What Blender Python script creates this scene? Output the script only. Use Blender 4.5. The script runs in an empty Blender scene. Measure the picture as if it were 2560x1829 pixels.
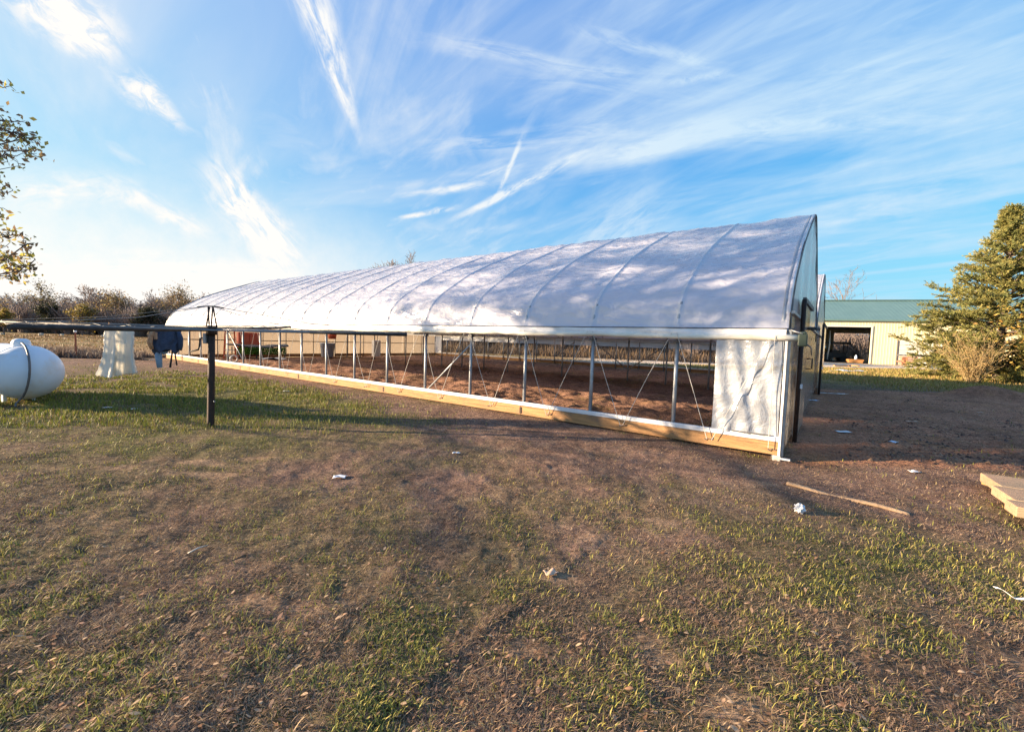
import bpy, math, random
import numpy as np
from mathutils import Vector, Matrix
random.seed(7); RNG = np.random.default_rng(11)
S = bpy.context.scene
C = S.collection
# ------------------------------------------------------------------ camera model (also used to lay things out on the ground)
F, PITCH, ROLL, TH, HC = 1080.94, .0597, .0327, .9287, 1.5334
W0, H0 = 2560, 1829
def ray(u, v):
    du, dv = u - W0/2, v - H0/2
    c, s = math.cos(ROLL), math.sin(ROLL)
    a, b = c*du + s*dv, -s*du + c*dv
    cx, cz = a/F, -b/F
    return np.array([cx, math.cos(PITCH) + cz*math.sin(PITCH), -math.sin(PITCH) + cz*math.cos(PITCH)])
def G(u, v, z=0.0):
    r = ray(u, v); t = (z - HC)/r[2]; return np.array([0, 0, HC]) + t*r
def atY(u, v, Y):
    r = ray(u, v); return np.array([0, 0, HC]) + r*Y/r[1]
cam_d = bpy.data.cameras.new('camera'); cam = bpy.data.objects.new('camera', cam_d); C.objects.link(cam)
cam_d.sensor_fit = 'HORIZONTAL'; cam_d.sensor_width = 36; cam_d.lens = 36*F/W0
cam_d.clip_start = .05; cam_d.clip_end = 3000
cam.rotation_mode = 'QUATERNION'
R = Matrix.Rotation(math.pi/2 - PITCH, 4, 'X') @ Matrix.Rotation(ROLL, 4, 'Z')
cam.matrix_world = Matrix.Translation((0, 0, HC)) @ R
S.camera = cam
# ------------------------------------------------------------------ greenhouse frame of reference
OX, OY = 3.895, 6.183
BAY, EAVE, SP, NB = 9.44, 1.655, 1.524, 18
LEN = SP*NB
d2 = np.array([math.cos(TH), math.sin(TH)]); d1 = np.array([-math.sin(TH), math.cos(TH)])
def loc(x, y): return (x-OX)*d2[0] + (y-OY)*d2[1], (x-OX)*d1[0] + (y-OY)*d1[1]
def wld(t, l, z=0): return np.array([OX + t*d2[0] + l*d1[0], OY + t*d2[1] + l*d1[1], z])
# ------------------------------------------------------------------ numpy noise
def _h(ix, iy, s):
    n = (ix.astype(np.int64)*374761393 + iy.astype(np.int64)*668265263 + s*974634777) & 0xffffffff
    n = ((n ^ (n >> 13))*1274126177) & 0xffffffff
    return ((n ^ (n >> 16)) & 0xffff)/65535.
def vn(x, y, s=0):
    x = np.asarray(x, float); y = np.asarray(y, float)
    ix, iy = np.floor(x), np.floor(y); fx, fy = x-ix, y-iy
    fx = fx*fx*(3-2*fx); fy = fy*fy*(3-2*fy)
    a, b, c, d = _h(ix, iy, s), _h(ix+1, iy, s), _h(ix, iy+1, s), _h(ix+1, iy+1, s)
    return (a*(1-fx)+b*fx)*(1-fy) + (c*(1-fx)+d*fx)*fy
def fbm(x, y, s=0, o=4):
    r, a, t = 0, .5, 0
    for i in range(o):
        r = r + a*vn(x*2**i + 17.3*i, y*2**i - 9.1*i, s+i); t += a; a *= .55
    return r/t
def sst(a, b, x): t = np.clip((x-a)/(b-a), 0, 1); return t*t*(3-2*t)
def gz(x, y):                                              # ground height
    x = np.asarray(x, float); y = np.asarray(y, float)
    r = np.hypot(x, y); t, l = loc(x, y)
    near = 1 - sst(25, 60, r)
    z = (fbm(x*.5, y*.5, 3, 3)-.5)*.07*near
    z = z + (fbm(x*3.1, y*3.1, 9, 3)-.5)*.036*(1-sst(12, 30, r))
    z = z + (fbm(x*11, y*11, 14, 2)-.5)*.022*(1-sst(5, 9, r))
    ins = sst(.1, .6, t)*(1-sst(2*BAY-.6, 2*BAY-.1, t))*sst(-.2, .6, l)*(1-sst(LEN-.6, LEN-.1, l))
    z = z + ins*((fbm(x*1.3, y*1.3, 21, 3)-.5)*.26 + (fbm(x*4, y*4, 22, 3)-.5)*.12)
    ap = sst(-.3, -1.2, l)*(1-sst(17, 18.5, y))*(1-sst(24, 28, x))*sst(5.5, 6.3, y)
    z = z + ap*((fbm(x*1.1, y*2.2, 27, 3)-.5)*.16 + (fbm(x*4.2, y*4.2, 28, 3)-.5)*.09)
    wall = np.minimum(np.abs(t), np.abs(l)) < .8
    z = z*np.where(np.minimum(np.abs(t), np.abs(l)) < .8, .35, 1) - .02
    z = z - .07*np.exp(-((x-OX)**2+(y-OY)**2)/.9)
    for px, py, h, s in ((17.7, 16.2, .42, .55), (18.9, 15.2, .2, .8), (15.6, 9.9, .22, .9), (14.2, 10.6, .16, .8), (29.6, 26.2, .06, 1.0)):
        z = z + h*np.exp(-((x-px)**2+(y-py)**2)/(2*s*s))
    far = sst(60, 200, r)
    return z + far*(fbm(x*.01, y*.01, 40, 2)-.5)*1.5
# ------------------------------------------------------------------ mesh helpers
def link(o, parent=None):
    C.objects.link(o)
    if parent: o.parent = parent
    return o
def tag(o, label=None, cat=None, group=None, kind=None):
    for k, v in (('label', label), ('category', cat), ('group', group), ('kind', kind)):
        if v: o[k] = v
    return o
def empty(name, pos, rz=0, label=None, cat=None, group=None):
    o = bpy.data.objects.new(name, None); C.objects.link(o)
    o.location = tuple(float(q) for q in pos); o.rotation_euler = (0, 0, rz); o.empty_display_size = .2
    return tag(o, label, cat, group)
def quick(name, V, Fc, mat, col=None, parent=None, smooth=False):
    V = np.ascontiguousarray(V, np.float32); Fc = np.ascontiguousarray(Fc, np.int32)
    me = bpy.data.meshes.new(name); n = Fc.shape[1]
    me.vertices.add(len(V)); me.vertices.foreach_set('co', V.ravel())
    me.loops.add(Fc.size); me.loops.foreach_set('vertex_index', Fc.ravel())
    me.polygons.add(len(Fc)); me.polygons.foreach_set('loop_start', np.arange(0, Fc.size, n, dtype=np.int32))
    me.polygons.foreach_set('loop_total', np.full(len(Fc), n, np.int32))
    if smooth: me.polygons.foreach_set('use_smooth', np.ones(len(Fc), bool))
    me.update(calc_edges=True)
    if col is not None:
        ca = me.color_attributes.new('Col', 'FLOAT_COLOR', 'POINT')
        cc = np.ones((len(V), 4), np.float32); cc[:, :3] = col; ca.data.foreach_set('color', cc.ravel())
    me.materials.append(mat)
    return link(bpy.data.objects.new(name, me), parent)
class MB:
    def __init__(s): s.v, s.f, s.sm = [], [], []
    def add(s, vs, fs, smooth=False):
        b = len(s.v); s.v += [tuple(float(q) for q in p) for p in vs]
        s.f += [tuple(b+i for i in f) for f in fs]; s.sm += [smooth]*len(fs); return s
    def box(s, c, d, M=None, top=None):
        x, y, z = d[0]/2, d[1]/2, d[2]/2; k = top or 1
        P = [(-x,-y,-z),(x,-y,-z),(x,y,-z),(-x,y,-z),(-x*k,-y*k,z),(x*k,-y*k,z),(x*k,y*k,z),(-x*k,y*k,z)]
        P = [Vector(p) for p in P]
        if M is not None: P = [M @ p for p in P]
        return s.add([p + Vector(c) for p in P], [(0,3,2,1),(4,5,6,7),(0,1,5,4),(1,2,6,5),(2,3,7,6),(3,0,4,7)])
    def beam(s, a, b, w, h):                     # box from a to b, w sideways, h up
        a, b = Vector(a), Vector(b); d = b-a; L = d.length; x = d.normalized()
        up = Vector((0,0,1)) if abs(x.z) < .95 else Vector((0,1,0))
        y = up.cross(x).normalized(); z = x.cross(y)
        M = Matrix((x, y, z)).transposed()
        return s.box((a+b)/2, (L, w, h), M)
    def tube(s, path, r, n=8, cap=True):
        P = [Vector(tuple(float(q) for q in p)) for p in path]; m = len(P)
        rr = [r]*m if not hasattr(r, '__len__') else r
        vs, fs = [], []; prev = None
        for i, p in enumerate(P):
            t = (P[min(i+1, m-1)] - P[max(i-1, 0)]).normalized()
            if prev is None:
                up = Vector((0,0,1)) if abs(t.z) < .9 else Vector((1,0,0)); a = t.cross(up).normalized()
            else:
                a = prev - t*prev.dot(t); a = a.normalized() if a.length > 1e-6 else t.orthogonal().normalized()
            prev = a; b = t.cross(a)
            for k in range(n):
                q = 2*math.pi*k/n; vs.append(p + (a*math.cos(q) + b*math.sin(q))*rr[i])
        for i in range(m-1):
            for k in range(n):
                k2 = (k+1) % n; fs.append((i*n+k, i*n+k2, (i+1)*n+k2, (i+1)*n+k))
        s.add(vs, fs, True)
        if cap:
            b0 = len(s.v) - m*n
            s.f.append(tuple(b0+k for k in range(n-1, -1, -1))); s.sm.append(False)
            s.f.append(tuple(b0+(m-1)*n+k for k in range(n))); s.sm.append(False)
        return s
    def lathe(s, prof, n=24, M=None):            # prof: (r, z)
        vs, fs = [], []
        for r, z in prof:
            for k in range(n):
                a = 2*math.pi*k/n; p = Vector((r*math.cos(a), r*math.sin(a), z)); vs.append(M @ p if M is not None else p)
        for i in range(len(prof)-1):
            for k in range(n):
                k2 = (k+1) % n; fs.append((i*n+k, i*n+k2, (i+1)*n+k2, (i+1)*n+k))
        return s.add(vs, fs, True)
    def grid(s, fn, nu, nv, smooth=True):
        vs = [fn(i/nu, j/nv) for j in range(nv+1) for i in range(nu+1)]
        fs = [(j*(nu+1)+i, j*(nu+1)+i+1, (j+1)*(nu+1)+i+1, (j+1)*(nu+1)+i) for j in range(nv) for i in range(nu)]
        return s.add(vs, fs, smooth)
    def build(s, name, mat, parent=None, bevel=0, solid=0):
        me = bpy.data.meshes.new(name); me.from_pydata(s.v, [], s.f); me.update()
        me.polygons.foreach_set('use_smooth', s.sm); me.materials.append(mat)
        o = link(bpy.data.objects.new(name, me), parent)
        if solid:
            m = o.modifiers.new('thick', 'SOLIDIFY'); m.thickness = solid; m.offset = 0
        if bevel:
            m = o.modifiers.new('bevel', 'BEVEL'); m.width = bevel; m.segments = 2; m.limit_method = 'ANGLE'
        return o
def dup(o, parent, locv=None, rot=None):
    c = o.copy(); C.objects.link(c); c.parent = parent
    if locv is not None: c.location = tuple(float(q) for q in locv)
    if rot is not None: c.rotation_euler = rot
    for ch in list(o.children): dup(ch, c)
    return c
# ------------------------------------------------------------------ materials
def newmat(name):
    m = bpy.data.materials.new(name); m.use_nodes = True; nt = m.node_tree; nt.nodes.clear()
    out = nt.nodes.new('ShaderNodeOutputMaterial'); return m, nt, out
def N(nt, t, **kw):
    n = nt.nodes.new(t)
    for k, v in kw.items():
        if k.startswith('i_'):
            key = k[2:]; key = int(key) if key.isdigit() else key
            n.inputs[key].default_value = v
        else: setattr(n, k, v)
    return n
def ramp(nt, stops):
    n = nt.nodes.new('ShaderNodeValToRGB'); e = n.color_ramp.elements
    while len(e) < len(stops): e.new(.5)
    for q, (p, c) in zip(e, stops): q.position = p; q.color = (*c, 1) if len(c) == 3 else c
    return n
def pmat(name, c1, c2=None, scale=4, rough=.7, metal=0, bump=0, bscale=30, stretch=(1,1,1), spec=.4, dirt=None, lo=.35, hi=.68):
    m, nt, out = newmat(name); L = nt.links.new
    b = N(nt, 'ShaderNodeBsdfPrincipled'); L(b.outputs[0], out.inputs[0])
    b.inputs['Roughness'].default_value = rough; b.inputs['Metallic'].default_value = metal
    b.inputs['Specular IOR Level'].default_value = spec
    tc = N(nt, 'ShaderNodeTexCoord'); mp = N(nt, 'ShaderNodeMapping'); mp.inputs['Scale'].default_value = stretch
    L(tc.outputs['Object'], mp.inputs[0])
    no = N(nt, 'ShaderNodeTexNoise', i_Scale=scale, i_Detail=7, i_Roughness=.62); L(mp.outputs[0], no.inputs['Vector'])
    c2 = c2 or tuple(q*.75 for q in c1)
    rp = ramp(nt, [(lo, c1), (hi, c2)]); L(no.outputs[0], rp.inputs[0]); col = rp.outputs[0]
    if dirt:
        n2 = N(nt, 'ShaderNodeTexNoise', i_Scale=scale*.37+.6, i_Detail=8, i_Roughness=.7); L(tc.outputs['Object'], n2.inputs['Vector'])
        r2 = ramp(nt, [(.52, (0,0,0)), (.7, (1,1,1))]); L(n2.outputs[0], r2.inputs[0])
        mx = N(nt, 'ShaderNodeMix', data_type='RGBA'); L(r2.outputs[0], mx.inputs[0]); L(col, mx.inputs[6]); mx.inputs[7].default_value = (*dirt, 1); col = mx.outputs[2]
    L(col, b.inputs['Base Color'])
    if bump:
        n3 = N(nt, 'ShaderNodeTexNoise', i_Scale=bscale, i_Detail=5); L(mp.outputs[0], n3.inputs['Vector'])
        bp = N(nt, 'ShaderNodeBump', i_Strength=bump, i_Distance=.02); L(n3.outputs[0], bp.inputs['Height']); L(bp.outputs[0], b.inputs['Normal'])
    return m
def vcmat(name, rough=.7, transl=.25, spec=.25, nscale=0):
    m, nt, out = newmat(name); L = nt.links.new
    at = N(nt, 'ShaderNodeAttribute', attribute_name='Col'); col = at.outputs['Color']
    b = N(nt, 'ShaderNodeBsdfPrincipled', i_Roughness=rough); b.inputs['Specular IOR Level'].default_value = spec; L(col, b.inputs['Base Color'])
    if transl:
        tr = N(nt, 'ShaderNodeBsdfTranslucent'); L(col, tr.inputs['Color'])
        mx = N(nt, 'ShaderNodeMixShader'); mx.inputs[0].default_value = transl; L(b.outputs[0], mx.inputs[1]); L(tr.outputs[0], mx.inputs[2]); L(mx.outputs[0], out.inputs[0])
    else: L(b.outputs[0], out.inputs[0])
    return m
def filmmat(name, col, clear, transl, gloss, grough, bump=.2, bscale=(1,1,1), ns=1.6, ior=1.5):
    m, nt, out = newmat(name); L = nt.links.new
    tc = N(nt, 'ShaderNodeTexCoord'); mp = N(nt, 'ShaderNodeMapping'); mp.inputs['Scale'].default_value = bscale; L(tc.outputs['Object'], mp.inputs[0])
    n1 = N(nt, 'ShaderNodeTexNoise', i_Scale=ns, i_Detail=5, i_Roughness=.55, i_Distortion=.8); L(mp.outputs[0], n1.inputs['Vector'])
    n2 = N(nt, 'ShaderNodeTexNoise', i_Scale=ns*5, i_Detail=3); L(mp.outputs[0], n2.inputs['Vector'])
    ad = N(nt, 'ShaderNodeMath', operation='MULTIPLY_ADD'); L(n2.outputs[0], ad.inputs[0]); ad.inputs[1].default_value = .16; L(n1.outputs[0], ad.inputs[2])
    bp = N(nt, 'ShaderNodeBump', i_Strength=bump, i_Distance=.12); L(ad.outputs[0], bp.inputs['Height'])
    di = N(nt, 'ShaderNodeBsdfDiffuse'); tr = N(nt, 'ShaderNodeBsdfTranslucent'); gl = N(nt, 'ShaderNodeBsdfGlossy', i_Roughness=grough); cl = N(nt, 'ShaderNodeBsdfTransparent')
    for q in (di, tr): q.inputs['Color'].default_value = (*col, 1)
    for q in (di, gl): L(bp.outputs[0], q.inputs['Normal'])
    a = N(nt, 'ShaderNodeMixShader'); a.inputs[0].default_value = transl; L(di.outputs[0], a.inputs[1]); L(tr.outputs[0], a.inputs[2])
    b = N(nt, 'ShaderNodeMixShader'); b.inputs[0].default_value = clear; L(a.outputs[0], b.inputs[1]); L(cl.outputs[0], b.inputs[2])
    fr = N(nt, 'ShaderNodeFresnel', i_IOR=ior); L(bp.outputs[0], fr.inputs['Normal'])
    mu = N(nt, 'ShaderNodeMath', operation='ADD', use_clamp=True); L(fr.outputs[0], mu.inputs[0]); mu.inputs[1].default_value = gloss
    c = N(nt, 'ShaderNodeMixShader'); L(mu.outputs[0], c.inputs[0]); L(b.outputs[0], c.inputs[1]); L(gl.outputs[0], c.inputs[2])
    L(c.outputs[0], out.inputs[0]); return m
M = {}
M['galv'] = pmat('galvanised_steel', (.42,.44,.47), (.30,.32,.35), 9, .45, .55, dirt=(.24,.23,.22))
M['galv_dark'] = pmat('weathered_steel', (.16,.16,.17), (.09,.09,.095), 12, .55, .4)
M['film'] = filmmat('roof_film', (.865,.865,.955), .10, .38, .10, .24, .65, (1.7,.6,1.1), 2.1)
M['gable'] = filmmat('gable_film', (.92,.96,1.0), .12, .35, .0, .2, .05, (1,1,1), 2, 1.12)
M['sheet'] = filmmat('side_sheet', (.78,.84,.94), .30, .42, .07, .25, .5, (1.5,1,1), 2.2)
M['poly'] = filmmat('polycarbonate', (.66,.62,.56), .30, .6, .12, .10, .05, (1,1,1), 3)
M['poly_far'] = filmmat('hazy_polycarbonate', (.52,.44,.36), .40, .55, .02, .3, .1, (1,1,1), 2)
M['white_pl'] = pmat('white_plastic', (.80,.80,.82), (.68,.69,.72), 6, .4, bump=.25, bscale=14)
M['cream_pl'] = pmat('rolled_film', (.80,.78,.70), (.62,.60,.52), 5, .35, bump=.5, bscale=10, stretch=(3,.6,3))
M['board'] = pmat('sawn_timber', (.50,.28,.125), (.27,.145,.065), 3, .8, bump=.5, bscale=30, stretch=(8,.5,8), dirt=(.24,.155,.10))
M['plank'] = pmat('weathered_plank', (.48,.34,.21), (.30,.20,.125), 4, .85, bump=.7, bscale=16, stretch=(.5,7,7), dirt=(.40,.24,.16))
M['rust'] = pmat('rusty_pipe', (.026,.018,.016), (.06,.033,.024), 16, .7, .2, bump=.4, bscale=60)
M['pipe'] = pmat('grey_pipe', (.06,.055,.055), (.03,.027,.027), 10, .65, .2, bump=.2)
M['pipe_l'] = pmat('bare_pipe', (.36,.36,.38), (.2,.2,.21), 10, .45, .5)
M['rope'] = pmat('white_rope', (.62,.60,.57), (.5,.48,.45), 40, .8)
M['tank'] = pmat('shade_tinted_tank', (.66,.74,.83), (.60,.68,.77), 2, .38, bump=.03, bscale=60, dirt=(.60,.58,.54))  # white tank; the blue of its skylit shade is mixed into the base colour
M['black'] = pmat('black_rubber', (.02,.02,.022), (.035,.034,.033), 8, .6)
M['wht'] = pmat('white_cloth', (.56,.54,.50), (.46,.44,.39), 12, .9, bump=.3, bscale=60)
M['denim'] = pmat('dark_denim', (.035,.05,.09), (.06,.075,.12), 30, .9, bump=.3, bscale=90)
M['jean'] = pmat('light_denim', (.22,.36,.58), (.32,.47,.68), 20, .9, bump=.3, bscale=90)
M['lining'] = pmat('brown_lining', (.35,.17,.09), (.5,.32,.2), 25, .9)
M['knit'] = pmat('dark_knit', (.03,.025,.028), (.05,.045,.045), 30, .9)
M['cream'] = pmat('cream_metal_siding', (.74,.66,.43), (.68,.60,.38), .8, .45, spec=.4, dirt=(.60,.54,.40))
M['creamtrim'] = pmat('pale_trim', (.74,.70,.60), (.66,.62,.52), 2, .5)
M['green'] = pmat('green_metal_roof', (.115,.205,.195), (.145,.24,.225), .7, .4, .1)
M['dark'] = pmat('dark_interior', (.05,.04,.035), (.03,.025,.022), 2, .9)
M['bark'] = pmat('grey_bark', (.16,.12,.10), (.09,.07,.06), 9, .9, bump=.6, bscale=30, stretch=(2,2,.5))
M['twig'] = pmat('bare_twigs', (.30,.235,.205), (.20,.155,.14), 3, .9)
M['leaf'] = vcmat('leaf_colours', .6, .42)
M['blade'] = vcmat('grass_colours', .65, .22, .3)
M['orange'] = pmat('orange_fibreglass', (.65,.12,.05), (.55,.1,.04), 5, .5)
M['alu'] = pmat('aluminium', (.62,.58,.50), (.5,.47,.42), 8, .4, .5)
M['red'] = pmat('red_paint', (.70,.19,.13), (.60,.15,.10), 4, .5, dirt=(.5,.25,.2))
M['tarp'] = pmat('dark_tarp', (.06,.075,.10), (.09,.11,.14), 4, .5, bump=.4, bscale=8)
M['bluebin'] = pmat('pale_blue_plastic', (.52,.64,.82), (.46,.57,.74), 3, .5)
M['paper'] = pmat('white_paper', (.74,.74,.76), (.64,.64,.66), 9, .8, bump=.3, bscale=20)
M['tanpaper'] = pmat('tan_card', (.56,.38,.28), (.48,.32,.23), 9, .8)
M['lumber'] = pmat('orange_lumber', (.55,.28,.10), (.42,.20,.08), 3, .8, stretch=(.5,4,4))
M['redwood'] = pmat('red_lumber', (.38,.17,.10), (.26,.11,.07), 3, .8, stretch=(.5,4,4))
M['veh'] = pmat('dark_paint', (.03,.028,.028), (.05,.045,.04), 3, .5)
M['gearbox'] = pmat('green_enamel', (.04,.062,.05), (.03,.048,.038), 6, .5)
M['conc'] = pmat('pale_concrete', (.55,.52,.48), (.44,.42,.39), 12, .9, bump=.4)
M['bluestrap'] = pmat('pale_blue_clamp', (.45,.60,.75), (.38,.5,.65), 8, .5)
M['wire'] = pmat('wire', (.25,.25,.25), (.18,.18,.18), 10, .6, .3)
# ------------------------------------------------------------------ sky and sun
SUN_EL, SUN_AZ = math.radians(11.5), math.radians(-91)      # azimuth from +Y, clockwise
w = bpy.data.worlds.new('World'); S.world = w; w.use_nodes = True
nt = w.node_tree; nt.nodes.clear(); L = nt.links.new
wo = N(nt, 'ShaderNodeOutputWorld'); bg = N(nt, 'ShaderNodeBackground', i_Strength=.15); L(bg.outputs[0], wo.inputs[0])
sky = N(nt, 'ShaderNodeTexSky', sky_type='NISHITA'); sky.sun_disc = False; sky.sun_elevation = SUN_EL; sky.sun_rotation = SUN_AZ
sky.air_density = 1.0; sky.dust_density = 1.2; sky.ozone_density = 2.5; sky.altitude = 200
tc = N(nt, 'ShaderNodeTexCoord'); DIR = tc.outputs['Generated']
def m2(op, a, b=None, c=None, clamp=False):
    n = N(nt, 'ShaderNodeMath', operation=op, use_clamp=clamp)
    for i, q in enumerate((a, b, c)):
        if q is None: continue
        if isinstance(q, (int, float)): n.inputs[i].default_value = q
        else: L(q, n.inputs[i])
    return n.outputs[0]
def vdot(vec):
    n = N(nt, 'ShaderNodeVectorMath', operation='DOT_PRODUCT'); L(DIR, n.inputs[0]); n.inputs[1].default_value = tuple(float(q) for q in vec); return n.outputs['Value']
def mrange(x, a, b, c=0., d=1., smooth=True):
    n = N(nt, 'ShaderNodeMapRange', interpolation_type='SMOOTHSTEP' if smooth else 'LINEAR'); n.clamp = True
    L(x, n.inputs[0])
    for i, q in enumerate((a, b, c, d), 1): n.inputs[i].default_value = q
    return n.outputs[0]
sep = N(nt, 'ShaderNodeSeparateXYZ'); L(DIR, sep.inputs[0])
zz = m2('ADD', m2('MAXIMUM', sep.outputs[2], 0.), .09)
cmb = N(nt, 'ShaderNodeCombineXYZ'); L(m2('DIVIDE', sep.outputs[0], zz), cmb.inputs[0]); L(m2('DIVIDE', sep.outputs[1], zz), cmb.inputs[1])
def cloudnoise(rot, sx, sy, off, scale, det, dist, lo, hi):
    m0 = N(nt, 'ShaderNodeMapping'); L(cmb.outputs[0], m0.inputs[0]); m0.inputs['Rotation'].default_value = (0, 0, rot)
    mp = N(nt, 'ShaderNodeMapping'); L(m0.outputs[0], mp.inputs[0])
    mp.inputs['Scale'].default_value = (sx, sy, 1); mp.inputs['Location'].default_value = (off, off*.7, 0)
    n = N(nt, 'ShaderNodeTexNoise', i_Scale=scale, i_Detail=det, i_Roughness=.55, i_Distortion=dist); L(mp.outputs[0], n.inputs['Vector'])
    return mrange(n.outputs[0], lo, hi)
wig = N(nt, 'ShaderNodeTexNoise', i_Scale=9., i_Detail=6, i_Roughness=.6); L(DIR, wig.inputs['Vector'])
wv = m2('SUBTRACT', wig.outputs[0], .5)
fine = N(nt, 'ShaderNodeTexNoise', i_Scale=26., i_Detail=8, i_Roughness=.65); L(DIR, fine.inputs['Vector'])
c1 = cloudnoise(-.52, 1.5, .42, 3.1, 1.3, 9, 1.3, .38, .74)       # long cirrus streaks
c2 = cloudnoise(-.80, .75, .26, 8.3, 1.2, 7, 1.3, .34, .80)        # broad veils
c3 = cloudnoise(-.20, 1.7, .6, 1.3, 1.1, 8, 1.3, .36, .84)
c4 = cloudnoise(-.62, 4.2, 1.0, 5.2, 1.0, 8, 1.6, .42, .74)
c5 = cloudnoise(-.35, 2.6, 1.1, 2.2, 1.2, 8, 1.8, .44, .80)
sunny = mrange(vdot((-.93, .36, -.05)), -.30, .92)             # towards the low sun
cl = m2('MULTIPLY', c1, m2('MULTIPLY_ADD', fine.outputs[0], .45, .36))
cl = m2('MAXIMUM', cl, m2('MULTIPLY', c2, .68))
cl = m2('ADD', cl, m2('MULTIPLY', c4, m2('MULTIPLY_ADD', c2, .34, .05)))
cl = m2('ADD', cl, m2('MULTIPLY', c5, .16))
cl = m2('MAXIMUM', cl, m2('MULTIPLY', m2('MULTIPLY', c3, sunny), .72))
lowband = mrange(sep.outputs[2], .0, .34, 1., 0.)
cl = m2('MAXIMUM', cl, m2('MULTIPLY', m2('MULTIPLY', lowband, m2('MULTIPLY_ADD', c1, .5, .75)), m2('MULTIPLY_ADD', sunny, .85, .22)))
cl = m2('MAXIMUM', cl, m2('MULTIPLY', sunny, m2('MULTIPLY_ADD', c2, .55, .20)))
glow = m2('MULTIPLY', mrange(vdot(ray(330, 790)/np.linalg.norm(ray(330, 790))), .74, .99), mrange(sep.outputs[2], .04, .42, 1., 0.))
cl = m2('MAXIMUM', cl, m2('MULTIPLY', glow, m2('MULTIPLY_ADD', fine.outputs[0], .55, .62)))
K = 2560/2273
def stroke(a, b, w0, w1, amp, wob=.02):
    global cl
    A = ray(a[0]*K, a[1]*K); B = ray(b[0]*K, b[1]*K); A /= np.linalg.norm(A); B /= np.linalg.norm(B)
    n = np.cross(A, B); ang = math.asin(min(1, np.linalg.norm(n))); n /= np.linalg.norm(n); t = np.cross(n, A)
    al = m2('DIVIDE', m2('ARCTAN2', vdot(t), vdot(A)), ang)
    dist = m2('ABSOLUTE', m2('MULTIPLY_ADD', wv, wob*3, vdot(n)))
    wd = m2('MULTIPLY_ADD', al, (w1-w0)*.0008, w0*.0008)
    core = mrange(m2('SUBTRACT', 1., m2('DIVIDE', dist, m2('MAXIMUM', wd, .001)), clamp=True), 0., .95)
    ends = m2('MULTIPLY', mrange(al, -.25, .25), mrange(al, .55, 1.15, 1., 0.))
    fb = N(nt, 'ShaderNodeCombineXYZ'); L(m2('MULTIPLY', al, 2.2), fb.inputs[0]); L(m2('MULTIPLY', vdot(n), 34.), fb.inputs[1]); fb.inputs[2].default_value = float(a[0])*.37
    fz = N(nt, 'ShaderNodeTexNoise', i_Scale=1.4, i_Detail=6, i_Roughness=.65, i_Distortion=.6); L(fb.outputs[0], fz.inputs['Vector'])
    tex = m2('MULTIPLY', mrange(fz.outputs[0], .32, .66), m2('MULTIPLY_ADD', fine.outputs[0], .9, .45))
    q = m2('MULTIPLY', core, m2('MULTIPLY', ends, m2('MULTIPLY', tex, amp*1.5)))
    cl = m2('ADD', cl, m2('MULTIPLY', q, m2('SUBTRACT', 1., m2('MULTIPLY', cl, .6))))
for st in (((672,-60),(795,300),70,16,.85,.004), ((60,-60),(270,130),110,60,.9), ((270,170),(410,285),44,26,.7), ((480,390),(655,600),60,90,1.0),
           ((20,430),(300,405),40,40,.4), ((250,400),(470,520),36,36,.5), ((1030,475),(1345,315),14,26,.95,.006), ((1110,420),(1168,285),8,10,.7,.004),
           ((890,482),(1020,458),9,12,.75,.004), ((900,432),(1140,400),10,20,.5,.006), ((980,425),(1190,350),12,14,.45,.006),
           ((1340,345),(1640,285),60,40,.45), ((1600,296),(2190,255),50,26,.55,.008), ((980,95),(1500,190),30,18,.35,.01), ((1300,70),(1660,172),30,14,.35,.01),
           ((1480,185),(1660,165),16,14,.4,.01), ((1820,480),(2290,390),60,90,.4), ((960,330),(1560,270),34,50,.35), ((1700,250),(2290,150),120,160,.28),
           ((1150,160),(1700,215),60,80,.2), ((1250,600),(1500,430),90,140,.4), ((80,640),(700,640),90,90,.5)):
    stroke(*st)
cl = m2('MULTIPLY', cl, 1., clamp=True)
vnum = N(nt, 'ShaderNodeVectorMath', operation='MULTIPLY'); L(sky.outputs[0], vnum.inputs[0]); vnum.inputs[1].default_value = (.235, .675, 2.66)
vden = N(nt, 'ShaderNodeVectorMath', operation='MULTIPLY_ADD'); L(sky.outputs[0], vden.inputs[0]); vden.inputs[1].default_value = (.05, .257, 1.34); vden.inputs[2].default_value = (1, 1, 1)
vdiv = N(nt, 'ShaderNodeVectorMath', operation='DIVIDE'); L(vnum.outputs[0], vdiv.inputs[0]); L(vden.outputs[0], vdiv.inputs[1]); soft = vdiv.outputs[0]
cc = N(nt, 'ShaderNodeMix', data_type='RGBA'); L(sunny, cc.inputs[0]); cc.inputs[6].default_value = (1.04, 1.40, 1.70, 1); cc.inputs[7].default_value = (1.86, 1.77, 1.67, 1)
mx = N(nt, 'ShaderNodeMix', data_type='RGBA'); L(cl, mx.inputs[0]); L(soft, mx.inputs[6]); L(cc.outputs[2], mx.inputs[7]); L(mx.outputs[2], bg.inputs[0])
sd = bpy.data.lights.new('sun', 'SUN'); sd.energy = 4.6; sd.angle = math.radians(.6); sd.color = (1, .76, .50)
so = bpy.data.objects.new('sun', sd); C.objects.link(so)
sv = Vector((math.sin(SUN_AZ)*math.cos(SUN_EL), math.cos(SUN_AZ)*math.cos(SUN_EL), math.sin(SUN_EL)))
so.rotation_mode = 'QUATERNION'; so.rotation_quaternion = sv.to_track_quat('Z', 'Y'); so.location = sv*80
S.view_settings.view_transform = 'Standard'; S.view_settings.look = 'None'; S.view_settings.exposure = 1.95; S.view_settings.gamma = 1
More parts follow.
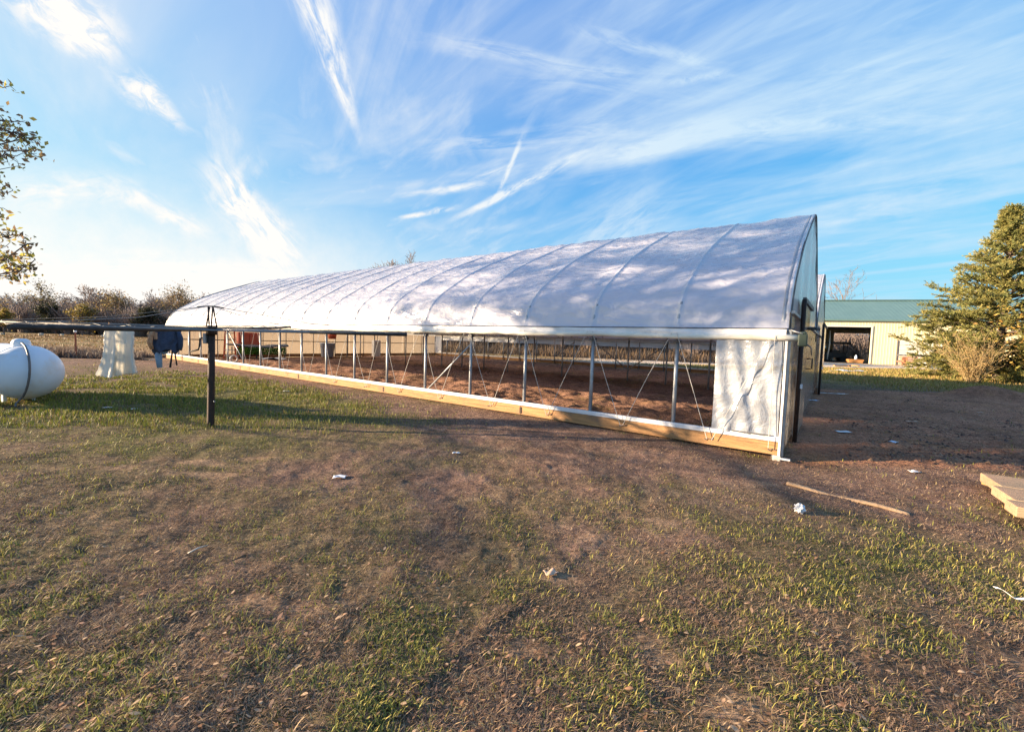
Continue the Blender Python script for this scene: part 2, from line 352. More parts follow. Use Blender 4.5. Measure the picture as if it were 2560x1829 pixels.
try:
    S.cycles.use_denoising = True; S.cycles.denoising_prefilter = 'NONE'; S.cycles.max_bounces = 8; S.cycles.transparent_max_bounces = 24; S.cycles.sample_clamp_indirect = 6
except Exception: pass
# ------------------------------------------------------------------ ground zones (what grows where)
BARE = [(-3.7,5.0,.7,.16), (-2.9,5.3,.5,.12), (-3.3,4.6,.5,.12), (-4.6,4.7,.6,.12), (.35,2.75,.28,.16), (.75,2.2,.22,.2), (-.1,2.1,.4,.12), (2.3,1.75,.42,.16), (2.75,1.95,.4,.22),
        (.6,3.3,.3,.12), (-1.5,2.45,.4,.14), (2.9,4.9,.6,.13), (.9,1.75,.3,.16), (1.35,3.7,.4,.12)]
def zones(x, y):
    t, l = loc(x, y); r = np.hypot(x, y)
    wx = x + (fbm(x*.8, y*.8, 51, 3)-.5)*1.2; wy = y + (fbm(x*.8, y*.8, 57, 3)-.5)*1.2
    ins = sst(.05, .4, t)*(1-sst(2*BAY-.3, 2*BAY+.2, t))*sst(-.2, .2, l)*(1-sst(LEN-.4, LEN+.1, l))
    ap = sst(.15, -.25, l)*sst(3.2, 4.4, x)*sst(5.55, 6.1, y+ (wy-y)*.25)*(1-sst(17.6, 18.6, y + .05*x))  # apron of worked soil, its outline drawn along the greenhouse's cast shadow
    outer = np.exp(-((t+.9)/.9)**2)*sst(-1, 1, l)
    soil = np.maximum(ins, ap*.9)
    g = .15 + 1.0*(fbm(x*1.5, y*1.5, 61, 4)-.40)
    g = g + .65*np.exp(-((wx+7)/4.5)**2-((wy-9.6)/2.8)**2) + .30*np.exp(-((wx-2.9)/1.3)**2-((wy-3.1)/.9)**2) + .14*np.exp(-((wx+1.6)/1.6)**2-((wy-2.0)/.7)**2) \
          + .28*np.exp(-((wx+5)/2.6)**2-((wy-6.4)/1.1)**2)
    g = g - .5*outer - .25*np.exp(-((wx-.5)/2.6)**2-((wy-5.4)/1.6)**2) - .45*np.exp(-((wx-4.6)/1.6)**2-((wy-4.9)/.7)**2)
    g = g + sst(18, 22, y)*sst(10, 16, x)*.55 - sst(15, 22, y)*sst(4, -6, x)*.25
    inner = ins*sst(.55, .68, fbm(x*.45, y*.6, 71, 3))
    g = np.clip(g, 0, 1)*(1-soil*.95) + inner*.45
    bare = np.zeros_like(x)
    for bx, by, sx, sy in BARE: bare = np.maximum(bare, np.exp(-(((x + (wx-x)*.4)-bx)/sx)**2-(((y + (wy-y)*.4)-by)/sy)**2))
    bare = sst(.45, .95, bare + (fbm(x*4, y*4, 81, 3)-.5)*1.3)
    grav = sst(39, 41.5, y - .27*(x-30))*sst(4, 9, x)*(1-sst(52, 58, r-38))
    field = sst(19, 24, y)*(1-sst(4, 10, x))
    return g, soil, bare, grav, field, ap
def mixc(a, b, t): return a*(1-t[:, None]) + np.array(b)*t[:, None]
def ground_col(x, y):
    g, soil, bare, grav, field, ap = zones(x, y)
    n = fbm(x*2.3, y*2.3, 91, 4); n2 = fbm(x*9, y*9, 95, 3)
    c = np.tile(np.array((.225,.142,.108)), (len(x), 1)) * (.6 + .8*n)[:, None]
    c = mixc(c, (.33,.235,.165), sst(.54, .75, n2)*.5)
    c = mixc(c, (.115,.12,.040), np.clip(g*1.25, 0, .8))
    c = mixc(c, (.34,.225,.15), bare*.75)
    yl = sst(17.5, 19.5, y)*sst(-3, 3, loc(x, y)[0]-2*BAY); c = mixc(c, (.30,.20,.085), yl*.75); c = mixc(c, (.21,.21,.05), yl*sst(.5, .62, fbm(x*.12, y*.3, 93, 3))*.7)  # turf past the shadow edge coloured yellow-orange to look sunlit
    fc = np.tile(np.array((.34,.22,.115)), (len(x), 1))*(.65+.7*fbm(x*.25, y*.6, 97, 3))[:, None]
    fc = mixc(fc, (.15,.14,.045), sst(.5, .7, fbm(x*.1, y*.3, 98, 3))*.7)
    c = c*(1-field[:, None]) + fc*field[:, None]
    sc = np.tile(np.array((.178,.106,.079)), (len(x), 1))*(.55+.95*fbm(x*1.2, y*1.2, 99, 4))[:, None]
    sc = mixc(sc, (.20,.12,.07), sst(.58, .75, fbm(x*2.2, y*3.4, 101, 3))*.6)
    sc = sc*(1 + .55*np.clip(soil-ap*.9, 0, 1))[:, None]*np.array((1.08,1.04,1.0)); sc = sc*(1 + np.clip(ap, 0, 1)[:, None]*np.array((.95,.68,.40))); c = c*(1-soil[:, None]) + sc*soil[:, None]  # apron soil lightened and reddened to offset the bluish shade on it
    c = mixc(c, (.10,.11,.035), np.clip(g-.3, 0, 1)*soil)
    grc = np.tile(np.array((.72,.58,.44)), (len(x), 1))*(.8+.4*n)[:, None]
    c = c*(1-grav[:, None]) + grc*grav[:, None]
    return c
# ground sheet: polar grid around the camera, dense ahead and near
rr = [.25]
while rr[-1] < 1500: rr.append(rr[-1]*1.0125 if rr[-1] < 40 else rr[-1]*1.04)
rr = np.array(rr)
aa = np.concatenate([np.radians(np.arange(-70, 70, .25)), np.radians(np.arange(70, 290, 4))])
na, nr = len(aa), len(rr)
XX = np.outer(rr, np.sin(aa)).ravel(); YY = np.outer(rr, np.cos(aa)).ravel()
V = np.stack([XX, YY, gz(XX, YY)], 1)
i, j = np.meshgrid(np.arange(nr-1), np.arange(na), indexing='ij'); j2 = (j+1) % na
Fq = np.stack([i*na+j, (i+1)*na+j, (i+1)*na+j2, i*na+j2], -1).reshape(-1, 4)[:, ::-1]
gm, nt, out = newmat('earth_and_turf'); L = nt.links.new
b = N(nt, 'ShaderNodeBsdfPrincipled', i_Roughness=.95); b.inputs['Specular IOR Level'].default_value = .1; L(b.outputs[0], out.inputs[0])
at = N(nt, 'ShaderNodeAttribute', attribute_name='Col'); tcg = N(nt, 'ShaderNodeTexCoord')
n1 = N(nt, 'ShaderNodeTexNoise', i_Scale=38., i_Detail=8, i_Roughness=.7); L(tcg.outputs['Object'], n1.inputs['Vector'])
n2 = N(nt, 'ShaderNodeTexNoise', i_Scale=7., i_Detail=8, i_Roughness=.7); L(tcg.outputs['Object'], n2.inputs['Vector'])
mr = N(nt, 'ShaderNodeMapRange'); L(n1.outputs[0], mr.inputs[0]); mr.inputs[1].default_value = .3; mr.inputs[2].default_value = .7; mr.inputs[3].default_value = .25; mr.inputs[4].default_value = 1.6
mr2 = N(nt, 'ShaderNodeMapRange'); L(n2.outputs[0], mr2.inputs[0]); mr2.inputs[1].default_value = .3; mr2.inputs[2].default_value = .7; mr2.inputs[3].default_value = .6; mr2.inputs[4].default_value = 1.4
mm = N(nt, 'ShaderNodeMath', operation='MULTIPLY'); L(mr.outputs[0], mm.inputs[0]); L(mr2.outputs[0], mm.inputs[1])
vm = N(nt, 'ShaderNodeVectorMath', operation='SCALE'); L(at.outputs['Color'], vm.inputs[0]); L(mm.outputs[0], vm.inputs['Scale']); L(vm.outputs[0], b.inputs['Base Color'])
ad = N(nt, 'ShaderNodeMath', operation='MULTIPLY_ADD'); L(n2.outputs[0], ad.inputs[0]); ad.inputs[1].default_value = 3.; L(n1.outputs[0], ad.inputs[2])
bp = N(nt, 'ShaderNodeBump', i_Strength=.9, i_Distance=.03); L(ad.outputs[0], bp.inputs['Height']); L(bp.outputs[0], b.inputs['Normal'])
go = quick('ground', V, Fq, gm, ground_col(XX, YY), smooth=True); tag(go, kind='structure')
# ------------------------------------------------------------------ grass, straw and leaves, drawn as real blades
def spread(n, v0, v1, pw=1.0, far=40):
    u = RNG.uniform(-420, 2980, n); v = v1 - (v1-v0)*RNG.uniform(0, 1, n)**pw
    du, dv = u-W0/2, v-H0/2; c, s = math.cos(ROLL), math.sin(ROLL)
    a, bb = c*du+s*dv, -s*du+c*dv
    cx, cz = a/F, -bb/F
    ry = math.cos(PITCH)+cz*math.sin(PITCH); rz = -math.sin(PITCH)+cz*math.cos(PITCH)
    k = np.where(rz < -.02, -HC/np.minimum(rz, -.02), 1e6)
    x, y = cx*k, ry*k
    x = x + RNG.normal(0, .02, n)*y*.3; y = y + RNG.normal(0, .03, n)*y*.3
    ok = (y > .5) & (y < far); return x[ok], y[ok]
def blades(name, x, y, h, wd, lean, col, mat, curl=.5, z0=None, az=None):
    n = len(x); az = RNG.uniform(0, 2*math.pi, n) if az is None else az
    z = gz(x, y) if z0 is None else z0
    fx, fy = np.cos(az), np.sin(az); sx, sy = -fy, fx
    V = np.empty((n, 5, 3)); sl, cl_ = np.sin(lean), np.cos(lean)
    l2 = np.minimum(lean*(1+curl), 1.62); s2, c2 = np.sin(l2), np.cos(l2)
    mx, my, mz = fx*sl*h*.5, fy*sl*h*.5, cl_*h*.5
    tx, ty, tz = mx+fx*s2*h*.5, my+fy*s2*h*.5, mz+c2*h*.5
    for k, sg in ((0, -1), (1, 1)): V[:, k] = np.stack([x+sg*sx*wd*.5, y+sg*sy*wd*.5, z-.004], 1)
    for k, sg in ((2, -1), (3, 1)): V[:, k] = np.stack([x+mx+sg*sx*wd*.42, y+my+sg*sy*wd*.42, z+mz+.003], 1)
    V[:, 4] = np.stack([x+tx, y+ty, z+np.maximum(tz, .002)+.003], 1)
    b = (np.arange(n)*5)[:, None]
    Ft = np.concatenate([b+np.array([[0,1,3]]), b+np.array([[0,3,2]]), b+np.array([[2,3,4]])], 0)
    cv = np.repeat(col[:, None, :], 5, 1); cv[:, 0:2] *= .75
    return tag(quick(name, V.reshape(-1, 3), Ft, mat, cv.reshape(-1, 3)), kind='stuff')
def pick(pal, n, jit=.25):
    p = np.array(pal)[RNG.integers(0, len(pal), n)]; return p*(1+RNG.uniform(-jit, jit, (n, 1)))
# green grass in tufts
x, y = spread(250000, 868, 1960, .8, 34); g, soil, bare, grav, field, ap = zones(x, y)
tuft = fbm(x*5.5, y*5.5, 111, 3)
keep = (RNG.uniform(0, 1, len(x)) < np.clip(.03+g*1.35, 0, 1)*sst(.36, .62, tuft + (g-.3)*.25)*(1-bare)*(1-grav)); x, y = x[keep], y[keep]
n = len(x); dist = np.hypot(x, y)
ht = RNG.uniform(.016, .050, n)*(1+.5*RNG.uniform(0, 1, n)**6)*(1+np.clip(dist-6, 0, 12)*.05)
wdt = np.maximum(RNG.uniform(.0028, .0056, n), dist*.0010)
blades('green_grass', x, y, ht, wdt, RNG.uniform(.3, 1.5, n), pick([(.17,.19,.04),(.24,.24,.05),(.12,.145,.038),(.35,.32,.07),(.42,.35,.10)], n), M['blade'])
# dead grass and straw lying flat
x, y = spread(640000, 868, 1960, .8, 34); g, soil, bare, grav, field, ap = zones(x, y)
cl2 = fbm(x*3.2, y*3.2, 121, 3); cl3 = fbm(x*1.1, y*1.1, 127, 3)
keep = (RNG.uniform(0, 1, len(x)) < (.22+.75*sst(.40, .66, cl2))*(1-.75*bare)*(1-soil*.80)*(1-grav)*(1-.4*g)); x, y = x[keep], y[keep]; cl3 = cl3[keep]
n = len(x); dist = np.hypot(x, y)
col = pick([(.20,.133,.10),(.14,.094,.075),(.28,.193,.137),(.17,.114,.088),(.36,.255,.16),(.24,.158,.115)], n); hi = RNG.uniform(0, 1, n) < .05+.22*sst(.50, .68, cl3); col[hi] = pick([(.46,.32,.19),(.58,.42,.25),(.40,.26,.15)], int(hi.sum()))
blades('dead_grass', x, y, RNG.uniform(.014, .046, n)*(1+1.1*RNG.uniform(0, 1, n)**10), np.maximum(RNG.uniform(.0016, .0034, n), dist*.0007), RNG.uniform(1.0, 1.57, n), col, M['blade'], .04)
x, y = spread(48000, 880, 1960, .85, 20); g, soil, bare, grav, field, ap = zones(x, y)
keep = (RNG.uniform(0, 1, len(x)) < (.12+.8*sst(.47, .68, fbm(x*1.7+3, y*1.7, 133, 3)))*(1-.85*soil)*(1-.5*bare)); x, y = x[keep], y[keep]; n = len(x); dist = np.hypot(x, y)
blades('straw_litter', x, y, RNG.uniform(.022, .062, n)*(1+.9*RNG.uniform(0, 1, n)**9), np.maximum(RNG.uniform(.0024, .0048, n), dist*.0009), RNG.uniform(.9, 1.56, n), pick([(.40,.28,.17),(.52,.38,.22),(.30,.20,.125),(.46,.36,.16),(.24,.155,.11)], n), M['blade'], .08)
# fallen leaves, curled
x, y = spread(20000, 880, 1960, .9, 22); g, soil, bare, grav, field, ap = zones(x, y)
keep = (RNG.uniform(0, 1, len(x)) < (1-.85*soil)*sst(.42, .62, fbm(x*1.4, y*1.4, 131, 3) + .12)*.62); x, y = x[keep], y[keep]
n = len(x); az = RNG.uniform(0, 6.28, n); Ls = RNG.uniform(.010, .032, n)*(1+.5*RNG.uniform(0, 1, n)**5); Wd = Ls*RNG.uniform(.16, .62, n); tilt = RNG.uniform(-.5, .5, n); cu = RNG.uniform(-1.2, 1.8, n)
z = gz(x, y) + RNG.uniform(.004, .02, n); V = np.zeros((n, 8, 3)); k = 0
for a_, wq in ((-1, .15), (-.35, 1), (.35, .9), (1, .1)):
    for sg in (-1, 1):
        lx = a_*Ls*.5; ly = sg*wq*Wd*.5; lz = cu*np.abs(ly)*.9 + tilt*lx + cu*.5*Ls*.3*a_*a_
        V[:, k] = np.stack([x+np.cos(az)*lx-np.sin(az)*ly, y+np.sin(az)*lx+np.cos(az)*ly, np.maximum(z+lz, z-.004)], 1); k += 1
b = (np.arange(n)*8)[:, None]
Fl = np.concatenate([b+np.array([q]) for q in ([0,1,3,2], [2,3,5,4], [4,5,7,6])], 0)
cv = np.repeat(pick([(.38,.22,.13),(.50,.32,.20),(.28,.155,.09),(.60,.43,.28),(.43,.26,.18),(.21,.125,.085)], n)[:, None], 8, 1)
tag(quick('fallen_leaves', V.reshape(-1, 3), Fl, M['leaf'], cv.reshape(-1, 3)), kind='stuff')
# crumbs of soil on the worked ground
x, y = spread(40000, 872, 1250, .8, 34); g, soil, bare, grav, field, ap = zones(x, y)
keep = RNG.uniform(0, 1, len(x)) < soil*sst(.35, .6, fbm(x*1.1, y*1.1, 141, 3)); x, y = x[keep], y[keep]; n = len(x)
sz = RNG.uniform(.008, .03, n)*(1+RNG.uniform(0, 1, n)**10); z = gz(x, y)
P8 = np.array([(1,0,.1),(-.6,.8,0),(-.5,-.9,.1),(0.1,0,.9)]); V = np.empty((n, 4, 3)); az = RNG.uniform(0, 6.28, n)
for k in range(4): V[:, k] = np.stack([x+sz*(P8[k,0]*np.cos(az)-P8[k,1]*np.sin(az)), y+sz*(P8[k,0]*np.sin(az)+P8[k,1]*np.cos(az)), z+sz*P8[k,2]-.004], 1)
b = (np.arange(n)*4)[:, None]; Fl = np.concatenate([b+np.array([q]) for q in ([0,1,3],[1,2,3],[2,0,3])], 0)
tag(quick('soil_clods', V.reshape(-1, 3), Fl, M['blade'], np.repeat(pick([(.14,.08,.06),(.20,.115,.085),(.09,.055,.043),(.30,.19,.12)], n)[:, None], 4, 1).reshape(-1, 3)), kind='stuff')
# thicker upright lawn in the sun beyond the post, and the sunny verge before the barn
def turf(name, n, xr, yr, hr, pal, dens, lean=(.05, .6)):
    x = RNG.uniform(*xr, n); y = RNG.uniform(*yr, n); k = RNG.uniform(0, 1, n) < dens(x, y); x, y = x[k], y[k]; n = len(x); d = np.hypot(x, y)
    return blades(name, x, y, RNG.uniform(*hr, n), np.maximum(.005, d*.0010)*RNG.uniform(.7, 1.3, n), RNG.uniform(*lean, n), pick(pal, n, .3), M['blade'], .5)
def lawn_d(x, y): t, l = loc(x, y); return np.clip(1.15*np.exp(-((x+7.5)/5)**4-((y-10.6)/4.4)**4)*sst(.40, .62, fbm(x*1.3, y*2.0, 181, 4) + .06)*sst(-.5, -1.8, t), 0, 1)
turf('lawn_grass', 120000, (-17, 0), (6.4, 17), (.035, .095), [(.16,.19,.028),(.21,.22,.034),(.13,.165,.025),(.25,.23,.05),(.27,.19,.08)], lawn_d)
def verge_d(x, y): t, l = loc(x, y); return sst(17.4, 18.8, y+.06*x)*(1-sst(37, 40, y-.27*(x-30)))*sst(1.5, 3, np.where(t > 2*BAY, t-2*BAY, 0) + np.where(l < 0, -l, 0))
turf('verge_grass', 70000, (-6, 46), (17.5, 41), (.07, .19), [(.30,.23,.07),(.24,.22,.05),(.34,.22,.09),(.20,.19,.05),(.38,.27,.12)], verge_d)
# tall dry weeds of the field behind the lawn
def weeds(name, n, xr, yr, hr, pal, dens, seed):
    x = RNG.uniform(*xr, n); y = RNG.uniform(*yr, n); t, l = loc(x, y)
    k = (RNG.uniform(0, 1, n) < dens(x, y))*(~((t > -1.2) & (t < 2*BAY+1.5) & (l > -2) & (l < LEN+1.0))); x, y = x[k > 0], y[k > 0]; n = len(x)
    h = RNG.uniform(*hr, n)*(.25+1.5*fbm(x*.6, y*.6, seed, 3)**1.3)*RNG.uniform(.5, 1.15, n)
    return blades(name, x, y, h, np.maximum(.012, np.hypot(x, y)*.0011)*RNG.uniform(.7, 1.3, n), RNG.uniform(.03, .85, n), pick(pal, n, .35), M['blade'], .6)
BRN = [(.15,.105,.07),(.20,.14,.085),(.11,.08,.06),(.24,.165,.09),(.12,.09,.075)]
weeds('tall_weeds', 42000, (-33, -9), (20.6, 24.5), (.14, .46), [(.19,.145,.125),(.15,.115,.10),(.24,.18,.135),(.12,.095,.085)], lambda x, y: sst(.3, .55, fbm(x*.5, y*.8, 151, 3))*(1-sst(-14.2, -11.5, x)), 152)
weeds('field_grass', 60000, (-75, 12), (23.5, 75), (.07, .2), [(.28,.18,.085),(.22,.14,.07),(.20,.165,.06),(.33,.22,.11),(.17,.11,.07)], lambda x, y: .35+.6*sst(.42, .6, fbm(x*.15, y*.4, 161, 3)), 162)
weeds('brush_weeds', 52000, (-14, 34), (33, 56), (.6, 1.6), [(.11,.082,.066),(.15,.11,.08),(.08,.064,.055),(.22,.14,.07)], lambda x, y: sst(44, 47, y + .3*x)*sst(1., 2., loc(x, y)[0]-2*BAY)*(1-sst(6, 13, x-y*.25)), 172)
# ------------------------------------------------------------------ the greenhouse: two gothic bays side by side, ONE thing with its parts
gh = empty('greenhouse', (OX, OY, 0), TH, 'long double-bay hoop greenhouse in milky plastic film with open sides and timber baseboards', 'greenhouse')
PR = [(0,EAVE),(.03,1.90),(.08,2.10),(.25,2.37),(.49,2.60),(.94,2.89),(1.6,3.30),(2.5,3.72),(3.4,4.09),(4.2,4.42),(BAY/2,4.60)]
PR = np.array(PR + [(BAY-a, z) for a, z in PR[-2::-1]])
_s = np.concatenate([[0], np.cumsum(np.hypot(*np.diff(PR, axis=0).T))])
def prof(q):                                   # q 0..1 along the arch -> (t, z), smoothed
    q = np.asarray(q, float); acc = 0
    for dq, wq in ((-.018, .25), (0, .5), (.018, .25)):
        s_ = np.clip(q+dq, 0, 1)*_s[-1]; acc = acc + wq*np.stack([np.interp(s_, _s, PR[:, 0]), np.interp(s_, _s, PR[:, 1])], -1)
    return acc
def zarch(t):                                  # height of the arch at t inside a bay
    return float(np.interp(t, PR[:, 0], PR[:, 1]))
# posts: three rows
pm = MB().tube([(0,0,-.15),(0,0,EAVE+.02)], .034, 10)
post0 = pm.build('post', M['galv'], gh); first = True
for row, t in enumerate((.07, BAY, 2*BAY-.07)):
    for k in range(NB+1):
        o = post0 if first else dup(post0, gh); first = False
        o.location = (t, k*SP + (.06 if k == 0 else -.06 if k == NB else 0), 0)
# arches
bow0 = MB().tube([(a, 0, z-.018) for a, z in prof(np.linspace(.004, .996, 40))], .028, 8).build('arch', M['galv'], gh); first = True
for bay in (0, 1):
    for k in range(NB+1):
        o = bow0 if first else dup(bow0, gh); first = False
        o.location = (bay*BAY + (.0 if True else 0), k*SP + (.05 if k == 0 else -.05 if k == NB else 0), 0)
for bay in (0, 1):
    MB().tube([(bay*BAY+BAY/2, .05, 4.50), (bay*BAY+BAY/2, LEN-.05, 4.50)], .022, 6).build('ridge_pipe', M['galv'], gh)
    for tt in (2.2, BAY-2.2): MB().tube([(bay*BAY+tt, .05, zarch(tt)-.19), (bay*BAY+tt, LEN-.05, zarch(tt)-.19)], .018, 6).build('purlin', M['galv'], gh)
    MB().beam((bay*BAY+.05, -.03, 1.78), (bay*BAY+.05, LEN, 1.78), .05, .05).build('hip_rail', M['galv'], gh) if bay == 0 else None
MB().beam((2*BAY-.05, 0, 1.78), (2*BAY-.05, LEN, 1.78), .05, .05).build('hip_rail', M['galv'], gh)
MB().beam((BAY, 0, EAVE+.04), (BAY, LEN, EAVE+.04), .22, .06).build('gutter', M['galv'], gh)
# roof film with sag between the arches and creases
def film(bay):
    l = np.concatenate([np.linspace(-.02, LEN+.02, 620)] + [k*SP + np.array([-.11,-.075,-.05,-.035,-.022,-.011,0,.011,.022,.035,.05,.075,.11]) for k in range(0, NB+1)])
    l = np.unique(np.clip(np.round(l, 4), -.02, LEN+.02)); nl, nq = len(l)-1, 130; q = np.linspace(0, 1, nq+1)
    Lg, Q = np.meshgrid(l, q, indexing='ij'); P = prof(Q.ravel()).reshape(Q.shape+(2,))
    dP = (prof(np.clip(Q+.004, 0, 1).ravel())-prof(np.clip(Q-.004, 0, 1).ravel())).reshape(P.shape); nn = np.stack([-dP[..., 1], dP[..., 0]], -1); nn /= np.linalg.norm(nn, axis=-1, keepdims=True)+1e-9
    a = (Lg/SP) % 1.0; ka = np.floor(Lg/SP)
    sag = -.075*(1-np.abs(2*a-1)**3.2)*np.sin(math.pi*Q)**.5*(1-.85*np.exp(-((Q-.5)/.09)**2))
    low = np.exp(-(Q/.13)**2)
    wr = (fbm(Lg*3.2+Q*16, Q*7-Lg*.5, 201+bay, 3)-.5)*.075*np.sin(math.pi*np.clip(Q*1.15, 0, 1))
    cre = np.abs(np.sin((Lg*6.5 - Q*64)*1.0 + 3*vn(Lg*.8, Q*4, 205)))**3*.022*low*sst(.45, .62, vn(Lg*.55+2.2, Q*0+.5, 207))
    cre = cre + np.abs(np.sin(Lg*9 + Q*60))**3*.03*np.exp(-((Lg-.2)/1.5)**2)*np.exp(-(Q/.17)**2)
    rg = (1-np.abs(2*fbm(Lg*1.3+Q*11, Q*15-Lg*.8, 211+bay, 3)-1))**7*.030 + (1-np.abs(2*fbm(Lg*2.6-Q*9, Q*22+Lg*.6, 217+bay, 2)-1))**8*.016
    cre = cre - rg*sst(0, .1, Q)
    ad_ = np.minimum(a, 1-a)*SP; d = sag + (wr - cre)*np.clip(6*a*(1-a), 0, 1) + (.016-.011*sst(4, 10, Lg/SP))*np.exp(-(ad_/.030)**2)*sst(0, .06, Q)*(1-sst(.94, 1, Q)) - .004*np.exp(-((ad_-.08)/.03)**2)
    T = P[..., 0] + nn[..., 0]*d + bay*BAY; Z = P[..., 1] + nn[..., 1]*d
    if bay == 0: T = np.where(Q < .03, T - .035, T)
    Z = np.where((Q < .022), 1.80 - .0*Q, Z) if bay == 0 else Z
    V = np.stack([T, Lg, Z], -1).reshape(-1, 3)
    i, j = np.meshgrid(np.arange(nl), np.arange(nq), indexing='ij'); w_ = nq+1
    Fq = np.stack([i*w_+j, i*w_+j+1, (i+1)*w_+j+1, (i+1)*w_+j], -1).reshape(-1, 4)
    quick('roof_film', V, Fq, M['film'], None, gh, True)
film(0); film(1)
# rolled side curtains and film skirts at the eaves
rng = random.Random(3)
for t, sg in ((-.05, -1), (2*BAY+.05, 1)):
    path = [(t + .006*math.sin(l*3.1), l, 1.685 + .008*math.sin(l*2.3+1)) for l in np.arange(-.16, LEN+.1, .3)]
    MB().tube(path, [.042 + .008*math.sin(i*1.7)+.004*rng.random() for i in range(len(path))], 9).build('rolled_curtain', M['cream_pl'], gh)
    MB().grid(lambda u, v, t=t, sg=sg: (t - .012*sg + sg*(.02*math.sin(v*math.pi) + .010*math.sin(u*LEN*4+v*4) + .006*math.sin(u*LEN*11)), u*LEN, 1.82 - .15*v), 240, 5).build('eave_skirt', M['white_pl'], gh)
    MB().tube([(t, -.1, 1.822), (t, LEN, 1.822)], .008, 5).build('wiggle_wire', M['galv_dark'], gh)
# timber baseboards with a white film cap, both long sides
for t, sg in ((-.02, -1), (2*BAY+.02, 1)):
    for k in range(6):
        l0, l1 = k*LEN/6+.002, (k+1)*LEN/6-.002; jog = .004*(k % 2)
        MB().box((t + jog*sg, (l0+l1)/2, .095), (.04, l1-l0, .185)).build('baseboard', M['board'], gh, bevel=.004)
    MB().box((t-.016*sg, LEN/2, .2285), (.075, LEN+.02, .075)).build('baseboard_cap', M['white_pl'], gh, bevel=.012)
cl0 = MB().box((0, 0, 0), (.10, .10, .035)).tube([(-.055, 0, 0), (-.075, 0, 0)], .012, 6).build('post_clamp', M['galv_dark'], gh); cl0.location = (.06, SP, 1.60)
for k in range(2, NB): dup(cl0, gh, (.06, k*SP, 1.60 - .02*(k % 2)))
jp = MB().box((0, 0, 0), (.004, .05, .13)).build('joint_plate', M['rust'], gh); jp.location = (-.048, LEN/6, .095)
for k in range(2, 6): dup(jp, gh, (-.048, k*LEN/6, .095))
# tie cords lacing each side from post head to board and back
def lacing(t, sg, k0, k1):
    m = MB()
    for k in range(k0, k1):
        mid = (k+.5+rng.uniform(-.06, .06))*SP
        m.tube([(t+.03*sg, k*SP+.05, 1.74), (t+.045*sg, (k*SP+mid)/2+.03, .92), (t+.035*sg, mid-.025, .12)], .0048, 5, False)
        m.tube([(t+.035*sg, mid-.025, .12), (t+.045*sg, mid+.02, .10), (t+.045*sg, (k*SP+SP+mid)/2, .93), (t+.03*sg, k*SP+SP-.05, 1.74)], .0048, 5, False)
    return m.build('tie_cord', M['rope'], gh)
lacing(-.05, -1, 1, NB); lacing(2*BAY+.05, 1, 0, NB)
m = MB()
for a_, b_ in (((-.11, .13, 1.74), (-.10, .12, .10)), ((-.115, .20, 1.66), (-.10, .88, .09)), ((-.10, .95, .10), (-.10, SP-.03, 1.74))): m.tube([a_, tuple((p+q)/2 for p, q in zip(a_, b_)), b_], .0048, 5, False)
m.build('tie_cord', M['rope'], gh)
hk = MB().tube([(-.045,-.03,.02),(-.06,.0,-.01),(-.05,.05,.0),(-.06,.08,-.03),(-.045,.10,-.01)], .006, 5).build('cord_hook', M['galv_dark'], gh)
hk.location = (0, .9, .10)
for k in range(1, 8): dup(hk, gh, (0, (k+.52)*SP, .10))
dup(hk, gh, (0, .03, .085))
# diagonal braces
def brace(a, b, r=.02): MB().tube([a, b], r, 8).build('brace', M['galv'], gh)
brace((.10, 4*SP+.03, 1.42), (.10, 5*SP-.05, .22)); brace((.10, 13*SP, 1.5), (.10, 12*SP, .3))
for k, up in ((3, 1), (4, -1), (9, 1)): brace((BAY, k*SP, 1.55 if up > 0 else .5), (BAY, (k+1)*SP, .5 if up > 0 else 1.55))
brace((2*BAY-.1, 9*SP, 1.5), (2*BAY-.1, 10*SP, .5)); brace((2*BAY-.1, 4*SP, .6), (2*BAY-.1, 5*SP, 1.5)); brace((BAY, 0.2, 1.5), (BAY, SP, .4))
# fixed film sheet closing the side beside the near corner, its far twin and the hanging film of the far side
MB().grid(lambda u, v: (-.035 - .02*math.sin(u*7+v*3)*v*(1-v)*2 + .012*math.sin(u*23+v*6) - .016*math.exp(-((u-.15-.62*v)/.055)**2) - .012*math.exp(-((u-.02-.5*v)/.09)**2) - .018*math.exp(-((u-.75+.35*v)/.05)**2)*v, .02 + .885*u, 1.70 - 1.45*v), 60, 40).build('side_sheet', M['sheet'], gh)
MB().beam((-.055, .10, .275), (-.055, .62, .275), .012, .02).build('clip_strip', M['galv_dark'], gh)
MB().grid(lambda u, v: (2*BAY+.035+.01*math.sin(u*30), LEN-.75+.72*u, 1.70-1.45*v), 12, 8).build('side_sheet', M['sheet'], gh)
MB().grid(lambda u, v: (2*BAY-.09+.02*math.sin(u*90+v*2), .1+u*(LEN-.9), 1.66-.32*v), 120, 4).build('hanging_film', M['sheet'], gh)
m = MB()
for k in range(1, 11): m.beam((2*BAY+.0, .1, .28+k*.105), (2*BAY+.0, LEN-.8, .28+k*.105), .005, .005)
for k in range(1, 88): m.beam((2*BAY+.0, k*.3, .27), (2*BAY+.0, k*.3, 1.42), .005, .005)
m.build('wire_mesh', M['wire'], gh)
